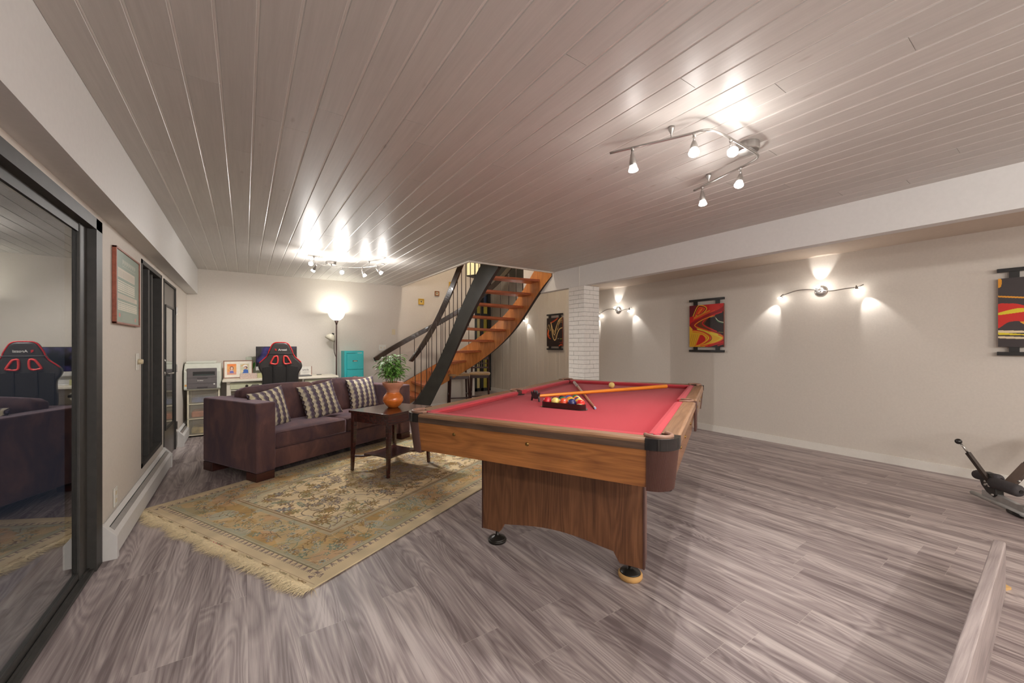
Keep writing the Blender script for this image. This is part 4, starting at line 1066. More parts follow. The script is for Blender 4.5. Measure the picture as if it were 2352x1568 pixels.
text_obj('Arozzi', .036, mat('logo_white', rgb(220,216,210), .5), bk, Mt @ Matrix.Translation((.022, 0, 0)), 'lettering', bold=True)
bm = NB(); prism(bm, [(-.012,.014), (.002,.014), (.012,.004), (.004,0), (.012,-.012), (.002,-.014), (-.004,-.004), (-.012,-.006), (-.006,.004)], 0, .001); bmesh.ops.transform(bm, matrix=Mt @ Matrix.Translation((-.055, 0, 0)), verts=bm.verts); obj('emblem', bm, m_red, bk)
obj('seat', B(-.26, .26, -.20, .30, .40, .50), m_lth, gc, bevel=.04, seg=4)
for sg in (-1, 1):
    obj('armrest', box(B(sg*.30-.04, sg*.30+.04, -.10, .16, .66, .69), sg*.30-.02, sg*.30+.02, 0, .06, .40, .66), m_black, gc, bevel=.008)
obj('gas_column', LA([(.03, .08), (.03, .25), (.02, .25), (.02, .41)], 20), m_black, gc, smooth=True)
bm = NB()
for k in range(5):
    a = 2*PI*k/5+.3; tube(bm, [(0,0,.11), (.30*math.cos(a), .30*math.sin(a), .075)], [.035, .022], n=10)
obj('base', bm, m_black, gc)
for k in range(5):
    a = 2*PI*k/5+.3; obj('caster', tube(NB(), [(.30*math.cos(a)-.02*math.sin(a), .30*math.sin(a)+.02*math.cos(a), .030), (.30*math.cos(a)+.02*math.sin(a), .30*math.sin(a)-.02*math.cos(a), .030)], .029, n=16), m_black, gc)

# ------------------------------------------------------------------ desk and what stands on it
dk_ = thing('desk', 'cream white desk with pale drawers and dark round knobs', 'desk', (-.25, 6.56, 0))
m_desk = mat('desk_white', rgb(232,224,206), .45, var=.03); m_drw = mat('drawer_sage', rgb(206,206,172), .5, var=.04); m_knob = mat('knob_dark', rgb(58,46,38), .25, var=.1, coat=.4)
DW, DD, DH = 1.46, .54, .745
obj('desktop', B(0, DW, 0, DD, DH-.028, DH), m_desk, dk_, bevel=.005)
for x in (.045, DW-.095):
    for y in (.04, DD-.08): obj('leg', B(x, x+.05, y, y+.05, 0, DH-.028), m_desk, dk_, bevel=.003)
for (a, b_) in ((.05, .50), (DW-.50, DW-.05)):
    obj('drawer_case', B(a, b_, .045, DD-.03, DH-.155, DH-.028), m_desk, dk_, bevel=.002)
    dr = obj('drawer', B(a+.035, b_-.035, .036, .06, DH-.135, DH-.045), m_drw, dk_, bevel=.004)
    for e in range(2):
        pass
    obj('knob', lathe(NB(), [(.008, 0), (.008, .012), (.017, .020), (.018, .028), (.010, .036), (0, .038)], 20, c=((a+b_)/2, .036, DH-.09), M=Matrix.Rotation(PI/2, 3, 'X')), m_knob, dr, smooth=True)
    bm = NB()
    for r in ((a+.028, b_-.028, DH-.142, DH-.136), (a+.028, b_-.028, DH-.044, DH-.038), (a+.028, a+.034, DH-.142, DH-.038), (b_-.034, b_-.028, DH-.142, DH-.038)): box(bm, r[0], r[1], .0435, .046, r[2], r[3])
    obj('drawer_gap', bm, m_black, dk_)
obj('back_rail', B(.05, DW-.05, DD-.06, DD-.04, DH-.25, DH-.028), m_desk, dk_)
ZD = DH
# computer
mo = thing('computer_monitor', 'large thin all in one computer on the desk behind the black chair', 'computer', (.40, 6.86, ZD))
m_screen = mat('screen_dark', rgb(24,20,26), .06, var=.1)
def screen_mat():
    m = bpy.data.materials.new('lit_screen'); m.use_nodes = True; nt = m.node_tree; b = nt.nodes['Principled BSDF']
    tc = nt.nodes.new('ShaderNodeTexCoord'); nz = nt.nodes.new('ShaderNodeTexNoise'); nz.inputs['Scale'].default_value = 5; nt.links.new(tc.outputs['Object'], nz.inputs['Vector'])
    cr = nt.nodes.new('ShaderNodeValToRGB'); e = cr.color_ramp.elements; e[0].position = .48; e[0].color = rgb(6,5,8); e[1].position = .66; e[1].color = rgb(44,38,74); nt.links.new(nz.outputs['Fac'], cr.inputs[0])
    b.inputs['Base Color'].default_value = (.01,.01,.012,1); b.inputs['Roughness'].default_value = .08; nt.links.new(cr.outputs[0], b.inputs['Emission Color']); b.inputs['Emission Strength'].default_value = 1.0; return m
obj('housing', B(-.265, .265, 0, .03, .115, .455), m_black_gl, mo, bevel=.004)
obj('screen', B(-.258, .258, -.002, .001, .165, .448), screen_mat(), mo)
obj('chin', B(-.265, .265, -.0025, .002, .105, .160), mat('silver_plastic', rgb(206,204,200), .35, metal=.2), mo)
obj('stand', box(B(-.09, .09, -.06, .14, 0, .008), -.08, .08, .05, .06, 0, .16), mat('silver_plastic', rgb(206,204,200), .35, metal=.2), mo, bevel=.003)
# double photo frame
pf = thing('photo_frame', 'wood framed pair of portraits leaning on the left end of the desk', 'picture frame', (-.075, 6.93, ZD)); pf.rotation_euler = (-.10, 0, .06)
m_fw = wood('frame_wood', rgb(120,82,64), rgb(160,116,92), axis='x', rough=.4)
fw, fh = .175, .255
bm = NB()
for r in ((-fw, fw, 0, .012), (-fw, fw, fh-.012, fh), (-fw, -fw+.012, 0, fh), (fw-.012, fw, 0, fh)): box(bm, r[0], r[1], 0, .018, r[2], r[3])
obj('frame', bm, m_fw, pf, bevel=.002)
obj('mat_board', B(-fw+.01, fw-.01, .006, .012, .01, fh-.01), mat('mat_board', rgb(238,230,216), .7), pf)
def portrait(k):
    q = Paint(.10, .14, .002, ((232,160,84), (206,200,170))[k])
    if k == 0:
        q.ell(.05, .125, .045, .02, (238,128,40)); q.rect(0, .10, .0, .035, (216,150,120)); q.ell(.05, .085, .020, .026, (96,50,40)); q.ell(.05, .083, .013, .018, (232,190,160)); q.poly([(.028,.02), (.072,.02), (.066,.062), (.034,.062)], (96,96,170)); q.poly([(.034,.05), (.066,.05), (.060,.064), (.040,.064)], (224,190,170)); q.stroke([(.01,.07), (.03,.04)], .006, (206,120,80))
    else:
        q.stroke([(.01,.11), (.04,.13), (.08,.12)], .012, (210,170,110)); q.ell(.055, .108, .024, .018, (238,232,224)); q.ell(.060, .088, .020, .018, (110,60,56)); q.ell(.054, .085, .012, .014, (226,186,160)); q.poly([(.02,.015), (.09,.015), (.085,.06), (.05,.068), (.03,.05)], (54,100,180)); q.ell(.02, .04, .014, .02, (228,210,170))
    return q
for k, x in enumerate((-.078, .078)):
    q = portrait(k); grid_mesh('portrait', lambda U, V, x=x: ((U-.5)*.11+x, U*0+.0045, (V-.5)*.155+fh/2), q.nu, q.nv, q.a, vcol_mat('print', .35), pf)
# teal-grey card with a leaf and bird, box, sign, small things
cd = thing('leaf_print_card', 'grey green board with green leaf print standing beside the computer', 'card', (.115, 6.98, ZD), 0); cd.rotation_euler = (-.05, 0, 0)
obj('board', B(-.10, .10, 0, .008, 0, .30), mat('board_grey_green', rgb(178,184,166), .6), cd, bevel=.006)
bm = NB(); prism(bm, spline([(-.02,.11), (-.035,.16), (-.015,.20), (.012,.22), (.012,.17), (-.005,.13)], 5, closed=True), -.0015, 0, axis='y'); obj('leaf_print', bm, mat('leaf_print', rgb(70,146,56), .6), cd)
bm = NB(); prism(bm, spline([(.02,.215), (.025,.24), (.05,.245), (.06,.22), (.04,.21)], 5, closed=True), -.0015, 0, axis='y'); obj('bird_print', bm, mat('bird_print', rgb(150,70,44), .6), cd)
jb = thing('lace_box', 'low pale pink lace patterned box in front of the portraits', 'box', (.045, 6.70, ZD), .04)
obj('box_body', B(-.10, .10, -.045, .045, 0, .075), mat('lace_pink', rgb(206,184,172), .7, var=.3, nscale=110), jb, bevel=.004)
ob = thing('olive_folder', 'pale olive folder lying flat between the box and the chair', 'folder', (.22, 6.84, ZD), .1)
obj('cover', B(-.075, .075, -.07, .07, 0, .065), mat('olive_card', rgb(186,184,138), .7), ob, bevel=.003)
us = thing('word_sign', 'clear framed sign reading uncle on the right side of the desk', 'sign', (.80, 6.98, ZD), -.06); us.rotation_euler = (-.06, 0, -.06)
obj('board', B(-.078, .078, 0, .012, 0, .135), mat('sign_white', rgb(222,218,208), .4), us, bevel=.002)
bm = NB(); box(bm, .078, .088, -.004, .016, 0, .14); obj('frame_edge', bm, m_fw, us)
text_obj('uncle', .042, m_black, us, Matrix.Translation((0, -.0008, .085)) @ Matrix.Rotation(PI/2, 4, 'X'))
bm = NB()
for k in range(3): box(bm, -.05+.01*k, .05-.01*k, -.0008, 0, .052-.012*k, .0535-.012*k)
obj('small_print', bm, m_darkfr, us)
gj = thing('glass_ornament', 'small clear glass ornament beside the sign on the desk', 'ornament', (.655, 6.95, ZD))
obj('globe', LA([(.0, .0), (.026, .002), (.030, .01), (.022, .018), (.036, .045), (.040, .065), (.032, .09), (.012, .105), (.0, .107)], 24, cap=False), mat('grey_glass', rgb(196,196,188), .15, var=.3, nscale=60), gj, smooth=True)
kb = tag(obj('laptop_closed', B(-.16, .16, -.11, .11, 0, .014), mat('dark_aluminium', rgb(90,88,88), .4, metal=.4), loc=(.69, 6.80, ZD), rot=(0, 0, .05), bevel=.004), 'dark grey closed laptop lying on the right half of the desk', 'laptop')
ph = tag(obj('mobile_phone', B(-.035, .035, -.018, .018, 0, .008), m_black, loc=(.985, 6.93, ZD), bevel=.002), 'small black phone at the right end of the desk', 'phone')

# ------------------------------------------------------------------ printer on drawer tower
ct = thing('drawer_tower', 'clear plastic three drawer tower under the printer', 'drawer tower', (-.625, 6.66, 0))
m_clear = mat('frosted_plastic', rgb(222,214,196), .3, var=.03, alpha=.22); m_cream_pl = mat('cream_plastic', rgb(240,232,206), .4, var=.03)
CW_, CD_, CH_ = .345, .40, .63
bm = NB()
for x in (0, CW_-.018):
    for y in (0, CD_-.018): box(bm, x, x+.018, y, y+.018, .02, CH_)
for z in (.02, .235, .43, CH_-.012): box(bm, 0, CW_, 0, CD_, z, z+.010)
obj('frame', bm, m_cream_pl, ct, bevel=.002)
obj('side_panels', box(B(-.001, .002, .018, CD_, .02, CH_), CW_-.002, CW_+.001, .018, CD_, .02, CH_), m_clear, ct)
for k, (z0, z1, col) in enumerate(((.035, .230, (214,190,120)), (.25, .425, (216,120,80)), (.445, .612, (70,100,160)))):
    d_ = obj('drawer', box(box(box(B(.022, CW_-.022, .004, .008, z0, z1), .022, .026, .008, CD_-.03, z0, z1), CW_-.026, CW_-.022, .008, CD_-.03, z0, z1), .022, CW_-.022, .008, CD_-.03, z0, z0+.004), m_clear, ct)
    obj('contents', soft('contents', (.27, .30, .09), (CW_/2, .18, z0+.05), d_, mat('contents_%d' % k, rgb(*col), .7, var=.4, nscale=12), .01, cuts=6).data.copy() if False else B(.04, CW_-.05, .03, .33, z0+.006, z0+.085), mat('contents_%d' % k, rgb(*col), .7, var=.5, nscale=12), d_, bevel=.02, seg=3)
bm = NB()
for x in (.02, CW_-.02):
    for y in (.03, CD_-.03): lathe(bm, [(.016, 0), (.018, .01), (.016, .02), (0, .02)], 14, c=(x, y, 0))
obj('casters', bm, m_black, ct)
for k in range(3):
    pass
prn = thing('printer', 'light grey laser printer with dark grey front, on the drawer tower', 'printer', (-.655, 6.60, .63))
m_prw = mat('printer_grey', rgb(206,208,196), .45, var=.03); m_prd = mat('printer_dark', rgb(104,98,98), .45, var=.05)
PW, PD_, PH = .385, .42, .345
side = [(0, .012), (.02, 0), (PD_, 0), (PD_, PH), (.10, PH), (.035, PH-.06), (.0, PH-.10)]
bm = NB(); prism(bm, side, 0, PW, axis='x'); bk_ = obj('body', bm, m_prw, prn, bevel=.010, seg=3)
obj('top_lid', B(.01, PW-.06, .12, PD_-.01, PH, PH+.028), m_prw, prn, bevel=.008)
obj('front_panel', B(.032, PW-.038, -.006, .03, .015, .285), m_prd, prn, bevel=.008)
obj('output_slot', B(.095, PW-.06, -.008, .05, .190, .240), m_black, prn)
obj('paper_support', B(.11, PW-.07, -.012, .04, .191, .200), mat('slot_grey', rgb(70,84,80), .5), prn)
for z in (.085, .160): obj('panel_seam', B(.032, PW-.038, -.0075, -.005, z, z+.0025), m_black, prn)
for (z, h_) in ((.150, .012), (.018, .022)): obj('grip', B(PW/2-.055, PW/2+.055, -.010, -.004, z, z+h_), mat('grip_dark', rgb(70,64,66), .5), prn, bevel=.003)
text_obj('brother', .020, mat('logo_white', rgb(220,216,210), .5), prn, Matrix.Translation((PW/2-.02, -.0075, .122)) @ Matrix.Rotation(PI/2, 4, 'X'), bold=True)
obj('sticker', B(.012, .030, -.002, .012, .05, .075), mat('sticker_orange', rgb(226,170,96), .6), prn)
obj('badge', B(PW-.075, PW-.058, -.0075, -.005, .062, .080), m_plastic_w, prn)

# ------------------------------------------------------------------ teal filing cabinet
fc = thing('filing_cabinet', 'turquoise metal filing cabinet behind the sofa', 'filing cabinet', (1.352, 6.86, 0))
m_teal = mat('teal_enamel', rgb(26,186,190), .38, var=.03); m_teald = mat('teal_shadow_gap', rgb(8,112,118), .5)
FW, FD, FH = .305, .265, 1.125
obj('carcass', B(0, FW, .006, FD, 0, FH), m_teal, fc, bevel=.004)
zt_ = FH-.055
for k in range(4):
    z1 = zt_-k*.262; z0 = z1-.250
    if z0 < .02: z0 = .02
    d_ = obj('drawer', B(.035, FW-.012, -.010, .01, z0, z1), m_teal, fc, bevel=.005)
    hd = LA([(.0, 0)], 3) if False else NB(); 
    prism(hd, [(-.032+.012*math.cos(a)*1 if False else x, z) for x, z in [(-.034, -.010), (.034, -.010), (.038, 0), (.034, .012), (-.034, .012), (-.038, 0)]], -.016, -.010, axis='y', M=Matrix.Translation((FW/2+.012, 0, (z0+z1)/2+.012)))
    obj('handle', hd, m_black, d_, bevel=.002); obj('label_card', B(FW/2-.014, FW/2+.038, -.018, -.016, (z0+z1)/2+.006, (z0+z1)/2+.018), mat('label_card', rgb(214,206,190), .6), d_)
obj('top_slot', B(.035, FW-.13, -.002, .008, FH-.040, FH-.034), m_teald, fc)
bm = NB()
for k in range(7): box(bm, FW-.098+k*.0105, FW-.098+k*.0105+.0075, .0035, .0055, FH-.040, FH-.031)
obj('maker_plate', bm, mat('logo_white', rgb(220,216,210), .5), fc)

# ------------------------------------------------------------------ torchiere floor lamp
fl = thing('floor_lamp', 'tall dark floor lamp with glowing white bowl and small side lamp', 'floor lamp', (1.244, 6.93, 0))
obj('base', LA([(.13, 0), (.13, .015), (.05, .03), (.012, .04), (.0, .04)], 36), m_darkfr, fl, smooth=True)
obj('pole', T([(0,0,.03), (0,0,1.60)], .0115, n=14), mat('pole_bronze', rgb(84,66,62), .35, metal=.5), fl, smooth=True)
obj('bowl_cup', LA([(.012, 1.555), (.016, 1.575), (.034, 1.625), (.0, 1.628)], 28), mat('pole_bronze', rgb(84,66,62), .35, metal=.5), fl, smooth=True)
mb_ = bpy.data.materials.new('opal_glass_lit'); mb_.use_nodes = True; b = mb_.node_tree.nodes['Principled BSDF']; b.inputs['Base Color'].default_value = (.92,.93,.88,1); b.inputs['Roughness'].default_value = .4; b.inputs['Emission Color'].default_value = (1,.99,.90,1); b.inputs['Emission Strength'].default_value = 1.2
BZ = 1.625
obj('glass_bowl', LA([(.030, BZ), (.062, BZ+.012), (.098, BZ+.045), (.120, BZ+.09), (.128, BZ+.125), (.124, BZ+.125), (.094, BZ+.05), (.058, BZ+.018), (.0, BZ+.012)], 48, cap=False), mb_, fl, smooth=True)
obj('bulb', lathe(NB(), [(0, -.03), (.02, -.022), (.03, 0), (.02, .022), (0, .03)], 20, c=(0, 0, BZ+.055), cap=False), emit_mat('torch_bulb', (1,.99,.92,1), 20), fl, smooth=True)
light('POINT', (0, 0, BZ+.115), 2.3, (1, .985, .90), fl, .025, 'torchiere_light')
light('POINT', (-.0, -.17, BZ+.06), .5, (1, .985, .90), fl, .09, 'bowl_light')
arm = T(spline([(-.004,0,1.02), (-.030,0,1.10), (-.034,0,1.22), (-.028,0,1.33), (-.04,0,1.38), (-.062,0,1.395)], 6), .006, n=8)
obj('side_arm', arm, mat('pole_bronze', rgb(84,66,62), .35, metal=.5), fl, smooth=True)
Ms = Matrix.Rotation(.55, 3, 'Y') @ Matrix.Rotation(PI, 3, 'X')
obj('side_shade', lathe(NB(), [(.020, -.01), (.044, .008), (.070, .045), (.078, .085), (.074, .085), (.064, .045), (.036, .012), (0, .0)], 32, c=(-.065, -.012, 1.385), M=Ms, cap=False), mat('opal_glass', rgb(222,216,196), .35, var=.02), fl, smooth=True)
obj('side_socket', lathe(NB(), [(0, -.03), (.018, -.028), (.020, 0), (0, .002)], 20, c=(-.062, -.012, 1.39), M=Ms, cap=False), m_black, fl, smooth=True)

# ------------------------------------------------------------------ ceiling rail lamps and wall lamps
m_nick = mat('satin_nickel', rgb(176,172,168), .3, metal=.9, var=.05)
m_glbulb = emit_mat('glass_cup_lit', (1,.90,.76,1), 14)
def spot_head(parent, stem_top, aim, bulb_len=.055, w_light=3.0, bright=1.0, stem=.045, spot_w=0, col=WARM, ang=70, up=1.0):
    st = Vector(stem_top); j = st+Vector((0,0,-stem)); a = Vector(aim).normalized()
    bm = tube(NB(), [st, j], .005, n=10); tube(bm, [st+Vector((0,0,.004)), st+Vector((0,0,-.012))], .008, n=10)
    obj('stem', bm, m_nick, parent, smooth=True)
    back = j-a*.030; R = a.to_track_quat('Z', 'Y').to_matrix()
    obj('lamp_head', lathe(NB(), [(0, -.002), (.004, .0), (.010, .02), (.0165, .05), (.020, .078), (.018, .080), (0, .079)], 20, c=back, M=R, cap=False), m_nick, parent, smooth=True)
    bl = lathe(NB(), [(.017, .078), (.019, .083), (.019, .086), (.023, .098), (.025, .103), (.020, .103), (.0, .100)], 20, c=back, M=R, cap=False)
    m_b = emit_mat('lit_spot_%d' % int(bright*10), (1,.93,.84,1), 7*bright)
    obj('bulb', bl, m_b, parent, smooth=True)
    c = back+a*.125
    light('POINT', c, w_light*up, col, parent, .018, 'spot_glow')
    if spot_w: light('SPOT', back+a*.115, spot_w, col, parent, .02, 'spot_beam', a, ang, .7)
# near ceiling lamp
cl = thing('ceiling_rail_lamp', 'bent nickel rail lamp with five lit spots on the ceiling above the pool table', 'ceiling lamp', (0,0,0))
rail1 = [(1.619,1.440,2.25), (1.722,1.236,2.25), (1.793,1.093,2.25), (1.815,1.040,2.25), (1.850,1.012,2.25), (1.90,1.002,2.25), (2.0,1.0,2.25), (2.15,.999,2.25), (2.27,1.0,2.25), (2.315,1.010,2.25), (2.340,1.035,2.25), (2.366,1.093,2.25), (2.407,1.246,2.25), (2.475,1.474,2.25)]
obj('rail', T(spline(rail1, 6), .0062, n=10), m_nick, cl, smooth=True)
obj('canopy', LA([(0, 2.262), (.052, 2.264), (.056, 2.270), (.056, 2.307)], 40, c=(2.245, 1.03, 0)), m_nick, cl, bevel=.003)
for (x, y) in ((1.757, 1.165), (2.440, 1.355)):
    obj('standoff', LA([(.004, 2.252), (.004, 2.27), (.016, 2.295), (.016, 2.307)], 16, c=(x, y, 0)), m_nick, cl, smooth=True)
W1_ = .9
spot_head(cl, (1.672,1.335,2.246), (-.02,-.10,-1), w_light=W1_, spot_w=10, ang=105)
spot_head(cl, (1.805,1.075,2.246), (-.42,-.25,-.85), w_light=W1_, spot_w=10, ang=105)
spot_head(cl, (2.006,1.0,2.246), (-.62,-.42,-.55), w_light=.8, bright=3, spot_w=7, ang=95)
spot_head(cl, (2.374,1.130,2.246), (-.45,-.10,-.85), w_light=W1_, spot_w=10, ang=105)
spot_head(cl, (2.455,1.405,2.246), (-.12,-.12,-1), w_light=W1_, spot_w=10, ang=105)
# rear ceiling lamp
cl2 = thing('ceiling_rail_lamp', 'wavy nickel rail lamp with lit spots on the ceiling near the desk', 'ceiling lamp', (0,0,0))
rail2 = [(.64,5.22,2.235), (.694,5.30,2.235), (.788,5.43,2.235), (.86,5.47,2.235), (1.015,5.455,2.235), (1.14,5.43,2.235), (1.25,5.36,2.235), (1.337,5.23,2.235), (1.415,5.07,2.235), (1.450,5.00,2.235), (1.445,4.96,2.235), (1.41,4.95,2.235)]
obj('rail', T(spline(rail2, 6), .006, n=10), m_nick, cl2, smooth=True)
obj('canopy', LA([(0, 2.268), (.06, 2.270), (.062, 2.274), (.062, 2.307)], 36, c=(.93, 5.56, 0)), m_nick, cl2, bevel=.003)
obj('canopy_arm', T([(.93, 5.54, 2.272), (.93, 5.468, 2.238)], .006, n=8), m_nick, cl2)
for (x, y) in ((.70, 5.31), (1.33, 5.24)): obj('standoff', LA([(.004, 2.235), (.004, 2.28), (.014, 2.30), (.014, 2.307)], 14, c=(x, y, 0)), m_nick, cl2, smooth=True)
spot_head(cl2, (.655,5.245,2.232), (-.10,-1.0,-.25), w_light=2.6, bright=3, stem=.03, spot_w=12, ang=90)
spot_head(cl2, (.72,5.34,2.232), (-.35,.75,-.75), w_light=2.6, spot_w=34, ang=90)
spot_head(cl2, (1.04,5.45,2.232), (-.12,-.9,-.45), w_light=2.6, bright=3, spot_w=12, ang=90)
spot_head(cl2, (1.27,5.33,2.232), (.35,-.30,-.85), w_light=2.6, spot_w=34, ang=90)
spot_head(cl2, (1.40,5.10,2.232), (.45,-.35,-.55), w_light=2.6, bright=2, spot_w=28, ang=90)
# unseen third rail lamp added behind the camera to fill the near room
cl_fill = thing('ceiling_rail_lamp', 'added nickel rail lamp for fill light on the ceiling behind the viewer', 'ceiling lamp', (0,0,0))
obj('rail', T([(1.0,-1.9,2.235), (2.4,-1.9,2.235)], .006, n=10), m_nick, cl_fill, smooth=True)
obj('canopy', LA([(0, 2.268), (.06, 2.270), (.062, 2.274), (.062, 2.307)], 36, c=(1.7, -1.9, 0)), m_nick, cl_fill)
for x in (1.05, 1.5, 1.95, 2.35): spot_head(cl_fill, (x,-1.9,2.232), (.1*(x-1.7), .2, -1), w_light=13, spot_w=0)
# unseen torchieres added behind the camera for ambient fill
for (x, y, lab) in ((.15, -1.3, 'added white torchiere for fill light behind the viewer, left'), (4.9, -2.6, 'added white torchiere for fill light behind the viewer, right'), (2.6, -3.2, 'added white torchiere for fill light behind the viewer, middle')):
    tl_ = thing('added_fill_torchiere', lab, 'floor lamp', (x, y, 0))
    obj('base', LA([(.13, 0), (.13, .015), (.03, .03), (.0, .03)], 24), m_darkfr, tl_); obj('pole', T([(0,0,.02), (0,0,1.60)], .012, n=10), m_darkfr, tl_)
    obj('bowl', LA([(.0, 1.60), (.06, 1.61), (.14, 1.68), (.135, 1.68), (.05, 1.625), (0, 1.615)], 24, cap=False), m_plastic_w, tl_, smooth=True)
    light('POINT', (0, 0, 1.76), 31, (1, .99, .98), tl_, .05, 'torchiere_light')
# wall lamps
def sconce(y, z, lab, ends, power=1.0):
    t = thing('wall_lamp', lab, 'wall lamp', (XR, y, z), 0, 'wavy wall lamps on the right wall')
    M = Matrix.Rotation(-PI/2, 3, 'Y')
    obj('wall_plate', lathe(NB(), [(.0, .030), (.030, .030), (.055, .022), (.062, .008), (.062, 0)], 40, M=M), m_nick, t, smooth=True)
    yl, zl, yr, zr = ends   # left end has larger y
    path = spline([(-.055, yl, zl), (-.06, yl*.62, zl*.2+.026), (-.06, yl*.30, .024), (-.055, 0, .004), (-.06, yr*.35, -.016), (-.06, yr*.72, -.006), (-.055, yr, zr), (-.055, yr*1.18, zr+.022)], 7)
    obj('curved_arm', T(path, .0055, n=10), m_nick, t, smooth=True)
    obj('arm_joint', T([(-.02, 0, 0), (-.06, 0, 0)], .010, n=12), m_nick, t)
    heads = [((-.055, yl, zl), (-.30, .28, -.62)), ((-.06, .0, .01), (-.42, .10, .55)), ((-.055, yr, zr+.0), (-.22, -.12, -.90))]
    for p, a in heads:
        p = Vector(p); a = Vector(a).normalized(); R = a.to_track_quat('Z', 'Y').to_matrix()
        obj('lamp_head', lathe(NB(), [(0, -.022), (.006, -.02), (.012, .0), (.019, .028), (.017, .03), (0, .028)], 20, c=p, M=R, cap=False), m_nick, t, smooth=True)
        obj('bulb', lathe(NB(), [(.017, .027), (.024, .040), (.027, .048), (.0, .044)], 20, c=p, M=R, cap=False), emit_mat('sconce_bulb', (1,.95,.88,1), 16), t, smooth=True)
    # beams washing the wall
    for (p, a) in (((-.085, yl+.04, zl-.035), (.34, .42, -.9)), ((-.10, .02, .06), (.45, -.12, .9)), ((-.085, yr-.04, zr-.045), (.34, -.36, -.9))):
        light('SPOT', p, 2.7*power, (1, .97, .94), t, .008, 'wall_beam', a, 58, .6)
    light('POINT', (-.12, 0, .02), .8*power, (1, .93, .86), t, .03, 'wall_glow')
    return t
sconce(1.724, 1.845, 'wavy three spot wall lamp between the two nearest paintings', (.375, -.02, -.33, -.002))
sconce(4.690, 1.845, 'wavy three spot wall lamp just right of the white brick column', (.385, -.045, -.28, -.004))
sconce(7.75, 1.845, 'wavy three spot wall lamp beyond the staircase', (.385, -.045, -.30, -.012))

# ------------------------------------------------------------------ paintings on the right wall
m_print = vcol_mat('painted_panel', .45)
def paint_red():
    p = Paint(.47, .61, .0028, (150,20,26)); W, H = .47, .61
    def S(pts, wd, c, al=1.): p.stroke([(x*W, y*H) for x, y in spline(pts, 10)], wd, c, al)
    def F(pts, c): p.poly([(x*W, y*H) for x, y in spline(pts, 8, closed=True)], c)
    red, orr, yel, blk, dkr = (200,28,28), (226,84,26), (232,190,44), (42,28,26), (104,16,34)
    F([(-.02,1.02), (.28,1.02), (.20,.84), (.06,.70), (-.02,.72)], dkr)
    F([(.28,1.02), (.95,1.02), (.98,.93), (.80,.84), (.55,.78), (.30,.68), (.05,.58), (-.02,.5), (-.02,.70), (.12,.76), (.25,.98)], red)
    F([(.62,.99), (.86,.96), (.88,.88), (.70,.84), (.60,.87)], (206,40,32))
    F([(.30,.97), (.48,.97), (.53,.89), (.45,.82), (.25,.75), (.16,.74)], orr)
    for k, (o_, c, w_) in enumerate(((0, yel, .010), (.03, dkr, .012), (.06, orr, .008), (.09, red, .01))):
        S([(.11+o_,.74+o_*.3), (.25+o_*.6,.97-o_*.6), (.40,.985-o_), (.52-o_,.91), (.44-o_*.8,.82+o_*.2), (.22+o_,.755+o_*.3)], w_, c)
    S([(.24,.79), (.33,.88), (.40,.92), (.36,.86), (.30,.82)], .014, orr); S([(.27,.80), (.38,.90)], .005, yel)
    S([(.15,.70), (.45,.80), (.60,.85)], .022, (214,130,36)); S([(.12,.66), (.42,.75), (.75,.85)], .010, orr)
    F([(1.02,.78), (.85,.76), (.62,.72), (.46,.62), (.44,.54), (.60,.46), (.86,.34), (1.02,.30)], blk)
    F([(.60,.70), (.40,.64), (.25,.55), (.30,.48), (.46,.43), (.70,.37), (.86,.31), (.70,.42), (.48,.52), (.50,.60)], (110,56,26))
    S([(.95,.80), (.60,.71), (.40,.57), (.52,.47), (.80,.36)], .016, red); S([(.75,.73), (.45,.66), (.22,.56), (.20,.49), (.42,.42), (.75,.33), (.95,.25)], .012, orr)
    S([(.70,.725), (.42,.655), (.19,.555), (.18,.49), (.40,.405), (.75,.32)], .006, yel)
    F([(-.02,.48), (.12,.42), (.30,.40), (.62,.33), (.90,.27), (1.0,.20), (.85,.12), (.62,.06), (.35,-.02), (-.02,-.02)], (226,176,44))
    F([(.22,.44), (.5,.38), (.92,.28), (.99,.20), (.90,.14), (.66,.08), (.86,.17), (.88,.22), (.62,.30), (.36,.36)], (224,200,60))
    for o_, c, w_ in ((0, dkr, .008), (.03, orr, .012), (.06, red, .010), (.10, yel, .014), (.14, orr, .008)):
        S([(.10,.42-o_*.4), (.40-o_*.3,.37-o_*.3), (.62-o_*.6,.27-o_*.2), (.66-o_,.18), (.50-o_*.8,.09), (.14,.0+o_*.1)], w_, c)
    F([(.22,.06), (.34,.28), (.46,.24), (.48,.16), (.34,.08)], red); S([(.20,.04), (.33,.29)], .010, orr)
    for x in (.04, .10, .16, .22): S([(x-.06,.02), (x+.04,.30)], .009, (206,146,40))
    S([(.35,.02), (.70,.08), (.93,.15), (.99,.22), (.86,.28)], .014, orr); S([(.50,.01), (.78,.06), (1.0,.12)], .02, red)
    F([(.62,-.02), (.80,.05), (1.02,.05), (1.02,-.02)], blk); S([(.84,.03), (1.0,.07)], .01, red)
    S([(.78,.66), (.86,.58), (1.0,.545)], .012, (60,110,76)); S([(.78,.675), (.86,.60), (1.0,.56)], .007, (224,220,196)); S([(.64,.69), (.74,.70), (.79,.67)], .006, (130,120,90)); S([(.87,.345), (.98,.33)], .006, (150,140,70))
    return p
